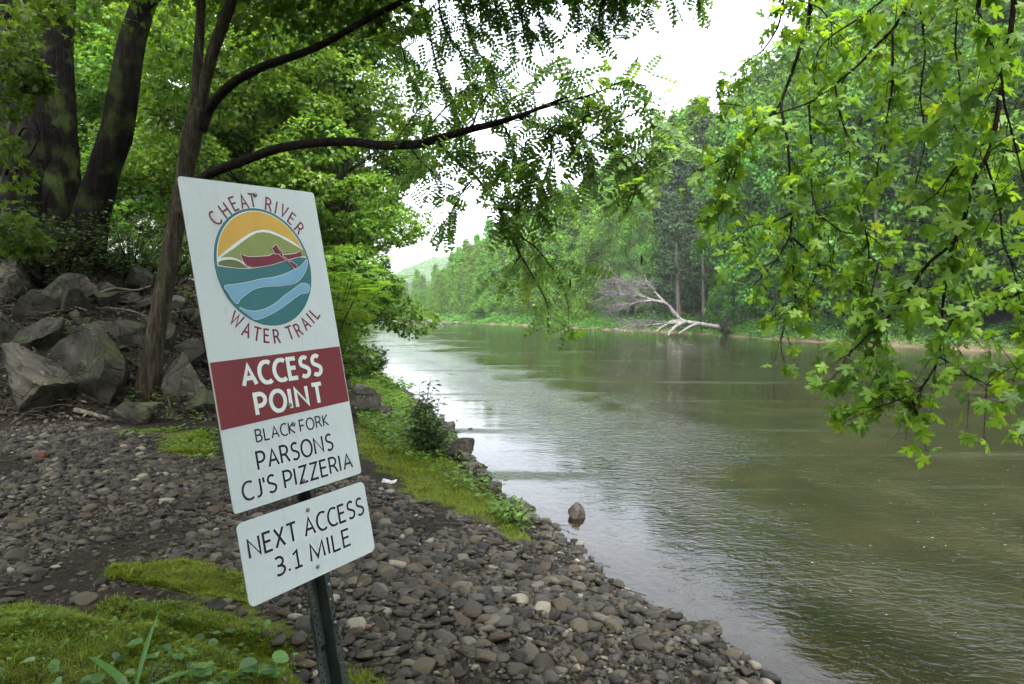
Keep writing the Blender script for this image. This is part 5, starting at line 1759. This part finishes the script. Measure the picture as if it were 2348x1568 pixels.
for S, dens in TW:
    L = np.r_[0, np.cumsum(np.linalg.norm(np.diff(S[:, :3], axis=0), axis=1))]
    t = .06
    while t < L[-1]:
        p = np.array([np.interp(t, L, S[:, k]) for k in range(3)])
        q = np.array([np.interp(min(t + .05, L[-1]), L, S[:, k]) for k in range(3)])
        d = unit(q - p + 1e-6)
        for sgn in (1, -1):
            if r.uniform() > .72 * dens: continue
            e = unit(d * .5 + r.normal(size=3) * .7 + [0, 0, -.25])
            ln = r.uniform(.05, .26)
            Q = np.array([p + e * ln * k / 3 + np.array([0, 0, -.03 * (k / 3) ** 2]) for k in range(4)])
            add_tube(tws, Q, np.linspace(.0026, .0014, 4), 4)
            for k in range(1, 4):
                for w in range(2 if k < 3 else 3):
                    if r.uniform() < .72: leaf_at(Q[k], e, r.uniform(.042, .094))
        t += r.uniform(.06, .11)
    for w in range(3): leaf_at(S[-1, :3], unit(S[-1, :3] - S[-3, :3]), r.uniform(.05, .085))
keep_world(tws.build('twigs', M['twig']), mp)
kk = r.integers(0, 4, len(P))
for k in range(4):
    q = kk == k
    scatter(mb, MAPLES[k], MAPLE_F, np.array(P)[q], np.array(Tp)[q], np.array(Nn)[q], np.array(Sz)[q], 0, True)
# crown above the frame
c2 = np.random.default_rng(10).uniform([-.2, -3.5, 4.6], [1.2, 1.2, 7.5], (12, 3))
c2 = np.c_[c2[:, :2], np.maximum(c2[:, 2], 3.3 + .52 * np.maximum(c2[:, 1], 0))]
puffs(mb, c2, np.full(len(c2), .8), 150, MAPLE2, MAPLE2_F, .13, r)
c_shade = np.random.default_rng(14).uniform([-8, -11, 4.2], [7, -1.2, 9.5], (200, 3))  # unseen leaf clumps added behind the camera to shade the sign and gravel
c_shade = np.c_[c_shade[:, :2], np.maximum(c_shade[:, 2], 4.2 + .55 * np.maximum(c_shade[:, 1], 0))]
puffs(mb, c_shade, np.full(len(c_shade), 1.6), 620, MAPLE2, MAPLE2_F, .22, r)
keep_world(mb.build('crown', M['maple']), mp)
print('maple leaves', len(P))

# ---------------------------------------------------------------- ground plants
def inside(poly, n, rg, lim=None):
    lo, hi = poly.min(0), poly.max(0)
    if lim is not None: lo, hi = np.maximum(lo, lim[0]), np.minimum(hi, lim[1])
    x, y = rg.uniform(lo[0], hi[0], n), rg.uniform(lo[1], hi[1], n)
    k = in_poly(poly, x, y)
    return x[k], y[k]
rg = np.random.default_rng(88)
# moss and fine grass: short blades wherever the ground is mossy
xs, ys = [], []
for P_, n in zip(MOSS, (330000, 60000, 14000, 110000, 30000, 30000)):
    a, b = inside(P_, n, rg, ((-4.2, 1.2), (9, 30)))
    xs.append(a); ys.append(b)
x, y = np.concatenate(xs), np.concatenate(ys)
k = rg.uniform(size=len(x)) < np.clip(moss_at(x, y), 0, 1) * np.clip(.85 + 1.3 * noise2(x * 2.6, y * 2.6, 95), .08, 1)
x, y = x[k], y[k]
z = land(x, y)
a = rg.uniform(0, 6.283, len(x))
nearf = np.interp(np.hypot(x, y), [2, 4, 10], [1, 1.15, 2.0])
mb = MB()
k_ = noise2(x * 5, y * 5, 96, 2)
nearf = nearf * (1 + .8 * np.clip(k_, 0, 1))
scatter(mb, BLADE, BLADE_F, np.c_[x, y, z - .003], np.c_[np.cos(a) * .7, np.sin(a) * .7, rg.uniform(.25, 1.1, len(x))], np.c_[-np.cos(a), -np.sin(a), np.ones(len(x)) * .6], rg.uniform(.014, .040, len(x)) * nearf)
tag(mb.build('moss', M['moss']), 'yellow green moss and fine grass over the soil of the bank', 'moss', kind='stuff')
# leafy ground cover of the bank right of the sign and sprinkled on the hummock
x1, y1 = inside(BANKPLANTS, 44000, rg)
k = rg.uniform(size=len(x1)) < np.clip(.55 + 1.0 * noise2(x1 * 1.6, y1 * 1.6, 97), .10, 1)
x1, y1 = x1[k], y1[k]
x2, y2 = inside(MOSS[0], 6000, rg, ((-4.2, 1.2), (9, 30)))
k = rg.uniform(size=len(x2)) < np.clip(.30 + .9 * noise2(x2 * 2.2, y2 * 2.2, 98), .02, 1)
x2, y2 = x2[k], y2[k]
x3, y3 = rg.uniform(-9, -3, 5000), rg.uniform(9.3, 16, 5000)
k = rg.uniform(size=len(x3)) < np.clip(.9 * noise2(x3 * 1.1, y3 * 1.1, 99) - .15, 0, .6)
x3, y3 = x3[k], y3[k]
x4, y4 = inside(gpoly([(250, 990), (490, 985), (500, 1060), (330, 1040)]), 900, rg)
k = noise2(x4 * 2, y4 * 2, 100) > .1
x4, y4 = x4[k], y4[k]
mb = MB()
for (xx, yy, s0, s1, h) in ((x1, y1, .03, .085, .17), (x2, y2, .010, .030, .04), (x3, y3, .05, .10, .18), (x4, y4, .03, .06, .05)):
    m = 3
    xx, yy = np.repeat(xx, m), np.repeat(yy, m)
    zz = land(xx, yy)
    a = rg.uniform(0, 6.283, len(xx))
    sz_ = rg.uniform(s0, s1, len(xx))
    scatter(mb, OVAL, OVAL_F, np.c_[xx + np.cos(a) * sz_ * .3, yy + np.sin(a) * sz_ * .3, zz + rg.uniform(.02, 1, len(xx)) * h], np.c_[np.cos(a), np.sin(a), rg.uniform(-.4, .5, len(xx))], np.c_[rg.normal(size=(len(xx), 2)) * .4, np.ones(len(xx))], sz_)
tag(mb.build('ground_cover', M['weed']), 'small leafy weeds covering the bank beside the water', 'ground cover', kind='stuff')

# fallen leaves, bark scraps and dry stalks on the dark bank
n = 26000
x, y = rg.uniform(-12, -2.5, n), rg.uniform(9, 17, n)
q = in_poly(TOE_POLY, x, y + .5)
x, y = x[q], y[q]
z = land(x, y)
a = rg.uniform(0, 6.283, len(x))
M['litter'] = leaf_mat('leaf_litter', (.010, .008, .006), (.028, .022, .016), (.075, .062, .046), .05, tcol=(1, 1, 1))
mb = MB()
scatter(mb, OVAL, OVAL_F, np.c_[x, y, z + rg.uniform(.005, .04, len(x))], np.c_[np.cos(a), np.sin(a), rg.normal(size=len(x)) * .4], np.c_[rg.normal(size=(len(x), 2)) * .5, np.ones(len(x))], rg.uniform(.04, .10, len(x)))
n = 2600
x, y = rg.uniform(-12, -2.5, n), rg.uniform(9.2, 16, n)
q = in_poly(TOE_POLY, x, y + .3)
for xx, yy, zz in zip(x[q], y[q], land(x[q], y[q])):
    d_ = unit(rg.normal(size=3) * [1, 1, .35])
    L_ = rg.uniform(.12, .7)
    c_ = np.array([xx, yy, zz + rg.uniform(.02, .12)])
    add_tube(mb, np.array([c_ - d_ * L_ / 2, c_ + [0, 0, .03], c_ + d_ * L_ / 2]), rg.uniform(.003, .009), 4)
# a thinner scatter of the same over the pebbles
n = 2600
lo, hi = GRAVEL.min(0), GRAVEL.max(0)
x, y = rg.uniform(max(lo[0], -8), hi[0], n), rg.uniform(2, hi[1], n)
q = in_poly(GRAVEL, x, y) & (noise2(x * .8, y * .8, 121) > -.3)
x, y = x[q], y[q]
z = land(x, y)
a = rg.uniform(0, 6.283, len(x))
scatter(mb, OVAL, OVAL_F, np.c_[x, y, z + rg.uniform(.012, .03, len(x))], np.c_[np.cos(a), np.sin(a), rg.normal(size=len(x)) * .35], np.c_[rg.normal(size=(len(x), 2)) * .4, np.ones(len(x))], rg.uniform(.012, .045, len(x)))
for xx, yy, zz in list(zip(x, y, z))[::3]:
    d_ = unit(rg.normal(size=3) * [1, 1, .12])
    L_ = rg.uniform(.05, .28)
    c_ = np.array([xx + .05, yy, zz + rg.uniform(.015, .035)])
    add_tube(mb, np.array([c_ - d_ * L_ / 2, c_ + unit(rg.normal(size=3)) * .012, c_ + d_ * L_ / 2]), rg.uniform(.0012, .0035), 4)
tag(mb.build('leaf_litter', M['litter']), 'brown dead leaves and dry stalks strewn over the bank and between its stones', 'leaf litter', kind='stuff')

M['weed_dark'] = leaf_mat('dark_weed_leaf', (.030, .080, .018), (.050, .125, .026), (.08, .17, .036), .3)  # darker, bluer green for the grass plant and the violets
# broad-bladed grass plant in the lower left corner
def blade_plant(name, label, px, py, blades, mat, seed):
    p = ground(px, py)
    e = tree_base(name, label, 'plant', p)
    m = MB()
    for L, az, el, w in blades:
        n = 9
        t = np.linspace(0, 1, n)
        d = np.array([math.cos(az), math.sin(az)])
        up = math.sin(el) * t - .55 * t ** 2 * (1.1 - math.sin(el) * .8)
        ou = math.cos(el) * t + .15 * t * t
        C_ = p + np.c_[d[0] * ou * L, d[1] * ou * L, up * L]
        W_ = w * np.sin(np.pi * np.clip(t * .93 + .05, 0, 1)) ** .7
        sd = np.array([-d[1], d[0], 0])
        V = np.concatenate([C_ - [0, 0, 0], C_ + sd * W_[:, None] + [0, 0, .004], C_ - sd * W_[:, None] + [0, 0, .004]])
        f = []
        for i in range(n - 1):
            f += [(i, i + n, i + 1 + n, i + 1), (i + 1, i + 1 + 2 * n, i + 2 * n, i)]
        b = MB().add(V, np.array(f), 0, True)
        keep_world(b.build('leaf', mat), e)
    return e
blade_plant('grass_plant', 'broad bladed grass plant on the mossy hummock at the bottom left', 308, 1600,
            [(.30, 2.75, .75, .018), (.36, 1.45, 1.25, .010), (.34, .25, .62, .017), (.2, 3.6, .5, .012), (.22, -.6, .5, .012)], M['weed_dark'], 3)
# round-leaved violets along the bottom edge
_vt = [(0, 0)] + [(.52 - .56 * math.cos(t), .52 * math.sin(t)) for t in np.linspace(.35, math.pi - .02, 9)]
VIOLET, VIOLET_F = half_leaf(_vt, .3)
for i, (px_, py_, n_, s_, lb) in enumerate(((520, 1490, 7, .034, 'violet plant with round leaves at the right of the mossy hummock'), (345, 1500, 6, .04, 'violet plant beside the broad bladed grass'), (560, 1440, 4, .026, 'small violet plant near the top right of the hummock'),
                                        (420, 1540, 8, .045, 'large leaved violet plant at the bottom edge of the photo'), (590, 1555, 7, .045, 'violet plant at the bottom edge left of the post'), (90, 1550, 6, .032, 'small violet plant at the bottom left corner'), (240, 1560, 6, .036, 'violet plant left of the broad bladed grass'), (500, 1566, 7, .045, 'violet plant at the bottom between the two larger ones'), (660, 1535, 5, .03, 'little violet plant beside the green post'), (925, 1350, 0, 0, ''))):
    if not n_: continue
    p = ground(px_, py_ + 16)
    e = tree_base('violet_plant', lb, 'plant', p)
    ml, ms = MB(), MB()
    a = rg.uniform(0, 6.283, n_)
    n_ = int(n_ * 1.3)
    a = rg.uniform(0, 6.283, n_)
    rr = rg.uniform(.01, .13, n_)
    h = rg.uniform(.02, .10, n_)
    c_ = np.array(p) + np.c_[np.cos(a) * rr, np.sin(a) * rr, h]
    scatter(ml, VIOLET, VIOLET_F, c_, np.c_[np.cos(a), np.sin(a), rg.uniform(-.3, .1, n_)], np.c_[rg.normal(size=(n_, 2)) * .3 + [0, -.3], np.ones(n_)], rg.uniform(.45, 1.3, n_) * s_ * 1.25)
    for q in c_: add_tube(ms, np.array([p, (np.array(p) + q) / 2 + [0, 0, .01], q]), .0012, 4)
    keep_world(ms.build('stems', M['moss']), e)
    keep_world(ml.build('leaves', M['weed_dark']), e)

# dark leafy bush at the water's edge
def bush(name, label, px, py, stems, seed, mat='shrub', size=.075):
    p = np.array(ground(px, py))
    r = np.random.default_rng(seed)
    e = tree_base(name, label, 'shrub', p)
    ms, ml = MB(), MB()
    P, Tp, Nn, Sz = [], [], [], []
    for dx, dy, h, n in stems:
        top = p + [dx, dy, h]
        Q = spline(np.array([p + [dx * .1, dy * .1, -.05], p + [dx * .45 + r.normal() * .03, dy * .5, h * .5], top]), 16)
        add_tube(ms, Q, np.linspace(.010, .003, len(Q)), 5)
        for i in range(n):
            t = r.uniform(.15, 1)
            k = int(t * (len(Q) - 1))
            a = r.uniform(0, 6.283)
            o_ = np.array([math.cos(a), math.sin(a), r.uniform(-.2, .4)])
            ln = r.uniform(.02, .16) * (1.25 - t * .6)
            P.append(Q[k] + o_ * ln)
            Tp.append(o_ + [0, 0, -.35])
            Nn.append((r.normal() * .4, r.normal() * .4, 1))
            Sz.append(size * r.uniform(.6, 1.25))
    scatter(ml, OVAL, OVAL_F, np.array(P), np.array(Tp), np.array(Nn), np.array(Sz))
    keep_world(ms.build('stems', M['twig']), e)
    keep_world(ml.build('leaves', M[mat]), e)
bush('bush', 'dark leafy bush with tall stems at the water edge, middle of the weedy bank', 968, 1046,
     [(.12, 0, 1.12, 90), (-.04, .05, .98, 130), (.05, -.05, .85, 180), (.22, .05, .62, 200), (.34, 0, .45, 200), (-.14, 0, .7, 170), (.15, -.08, .5, 220), (-.05, -.1, .45, 200), (.0, .1, .75, 160), (.26, .02, .85, 90), (.42, .05, .35, 160), (.08, 0, .4, 200), (-.2, .05, .4, 160), (.25, -.1, .3, 180)], 61)
bush('bush', 'pale green weed clump left of the dark bush on the bank', 905, 905, [(.1, 0, .5, 90), (-.2, 0, .55, 90), (.3, .1, .4, 90), (-.4, .1, .5, 90), (.5, .1, .3, 80), (-.6, .2, .6, 90)], 63, 'weed', .09)
bush('bush', 'tall thin weed at the waterline left of the open water', 862, 868, [(.1, 0, .8, 90), (-.2, 0, 1.0, 90), (.3, .1, .6, 90), (-.5, .1, .9, 90), (-.8, .3, .9, 90), (.0, .5, .9, 90)], 65, 'weed', .10)
bush('bush', 'low weed at the lower tip of the weedy bank', 1190, 1205, [(.1, 0, .16, 40), (-.1, 0, .18, 40), (-.2, .1, .2, 40), (.02, -.06, .12, 30)], 67, 'weed', .045)

for i, (px_, py_, lb, q) in enumerate(((300, 640, 'tangle of dry grey stems on the upper bank between the leaning and the slim trunk', 0), (380, 655, 'dry brush with few leaves just behind the slim trunk', 1), (130, 660, 'dark brush at the foot of the massive trunk', 2), (20, 640, 'leafy brush at the left edge above the yellowish block', 3))):
    r_ = np.random.default_rng(300 + i)
    bush('brush', lb, px_, py_, [(r_.normal() * .8, r_.normal() * .4, r_.uniform(.4, 1.5), 30 if q != 3 else 60) for k in range(46)], 310 + i, 'shrub', .09)

# tiny pale flecks scattered over the water surface
n = 900
y = rg.uniform(4.5, 26, n)
x = shore_x(y) + rg.uniform(1.2, 11, n)
q = noise2(x * .5, y * .3, 111) > -.25
x, y = x[q], y[q]
a = rg.uniform(0, 6.283, len(x))
M['fleck'] = plain('fleck', (.20, .205, .20), .6, .2)
mb = MB()
scatter(mb, OVAL, OVAL_F, np.c_[x, y, np.full(len(x), .006)], np.c_[np.cos(a), np.sin(a) * .5, np.zeros(len(x))], np.c_[np.zeros((len(x), 2)), np.ones(len(x))], rg.uniform(.006, .024, len(x)))
tag(mb.build('pale_flecks', M['fleck']), 'tiny pale flecks scattered over the river', 'fleck', kind='stuff')

# sticks and roots
def stick(label, rows, w, mat, seed, name='stick', lift=.02):
    P_ = []
    for px_, py_ in rows:
        g_ = np.array(ground(px_, py_))
        P_.append(g_ + [0, 0, lift])
    P_ = np.array(P_)
    m = MB()
    S = spline(P_, 12)
    add_tube(m, S, np.linspace(w, w * .6, len(S)), 7, rough=.08, seed=seed)
    o = m.build(name, mat)
    tag(o, label, 'stick')
stick('short bleached stick lying on the pebbles left of the flat slab', [(172, 946), (212, 956), (252, 966)], .042, M['drift'], 3, lift=.04)
stick('long pale stick lying across the upper left boulders', [(32, 682), (90, 694), (150, 712), (200, 728)], .02, M['drift'], 5, lift=.12)
stick('thin dead branch sloping down beside the leaning tree foot', [(165, 670), (205, 705), (240, 745)], .022, M['bark_dark'], 7, lift=.12)
stick('curved dead branch right of the leaning tree foot', [(225, 692), (262, 680), (310, 684), (345, 674)], .025, M['drift'], 9, lift=.15)
stick('pale log end lying high on the bank between the trunks', [(292, 668), (320, 672), (350, 666)], .07, M['bark_lean'], 11, lift=.1)
stick('thin twig lying across the rocks left of the slim trunk', [(240, 720), (300, 728), (340, 742)], .014, M['drift'], 13, lift=.12)
stick('dark thin branch reaching from the shore over the shallows', [(1395, 1345), (1430, 1358), (1480, 1374)], .005, M['bark_dark'], 15, lift=.03)
stick('dark driftwood branch along the edge of the pebbles near the water', [(1240, 1345), (1300, 1352), (1350, 1362), (1400, 1380)], .006, M['bark_dark'], 17, lift=.03)
stick('thin stick on the wet soil near the lower right shore', [(1480, 1432), (1530, 1460), (1580, 1490)], .006, M['bark_dark'], 19, lift=.02)
stick('small reddish twig at the water edge near the flat wet stone', [(1500, 1412), (1530, 1402), (1552, 1396)], .006, M['drift'], 21, lift=.02)

# ---------------------------------------------------------------- white house glimpsed behind the trunks
M['clapboard'] = plain('white_clapboard', (.78, .78, .76), .6, .3, var=.05, nscale=3)
M['shingle'] = plain('roof_shingle', (.10, .10, .105), .9, .2, var=.3, nscale=8)
M['pane'] = plain('window_pane', (.03, .035, .04), .1, .6)
hb = gz(-17.6, 31.0)
house = tree_base('house', 'white clapboard house wall glimpsed between the trunks at the top of the bank', 'house', hb)
mb = MB()
hx_, hy_, hz_ = hb
z0, z1 = hz_ - .5, hz_ + 3.0
L_, W_ = 4.2, 5.0
box(mb, (hx_ - L_, hy_, z0), (hx_ + L_, hy_ + W_, z1))
V = [(hx_ - L_, hy_, z1), (hx_ - L_, hy_ + W_, z1), (hx_ - L_, hy_ + W_ / 2, z1 + 1.8), (hx_ + L_, hy_, z1), (hx_ + L_, hy_ + W_, z1), (hx_ + L_, hy_ + W_ / 2, z1 + 1.8)]
mb.add(V, [(0, 2, 1), (3, 4, 5)], 0, False)
for i in range(16):
    box(mb, (hx_ - L_, hy_ - .02, z0 + .1 + i * .2), (hx_ + L_, hy_ - .002, z0 + .24 + i * .2))
keep_world(mb.build('wall', M['clapboard']), house)
mb = MB()
for s in (1, -1):
    ye = hy_ + W_ / 2 - s * (W_ / 2 + .4)
    V = [(hx_ - L_ - .3, ye, z1 - .2), (hx_ + L_ + .3, ye, z1 - .2), (hx_ + L_ + .3, hy_ + W_ / 2, z1 + 1.92), (hx_ - L_ - .3, hy_ + W_ / 2, z1 + 1.92)]
    V += [(a_, b_, c_ + .12) for a_, b_, c_ in V]
    mb.add(V, np.array([(0, 1, 2, 3), (7, 6, 5, 4), (0, 4, 5, 1), (1, 5, 6, 2), (2, 6, 7, 3), (3, 7, 4, 0)]), 0, False)
keep_world(mb.build('roof', M['shingle']), house)
for wx_ in (-2.4, 1.6):
    mb = MB()
    box(mb, (hx_ + wx_, hy_ - .05, hz_ + .9), (hx_ + wx_ + .9, hy_ - .022, hz_ + 2.2))
    keep_world(mb.build('window', M['pane']), house)

# ---------------------------------------------------------------- the air
g = G('haze')
pv = g.n('VolumePrincipled')
pv.inputs['Color'].default_value = (.86, .92, .98, 1)
pv.inputs['Density'].default_value = .00028
pv.inputs['Anisotropy'].default_value = .2
g.t.links.new(pv.outputs[0], g.out.inputs['Volume'])
mb = MB()
box(mb, (-720, -80, -6), (720, 1520, 130))
hz = mb.build('haze', g.mat)
tag(hz, kind='stuff')
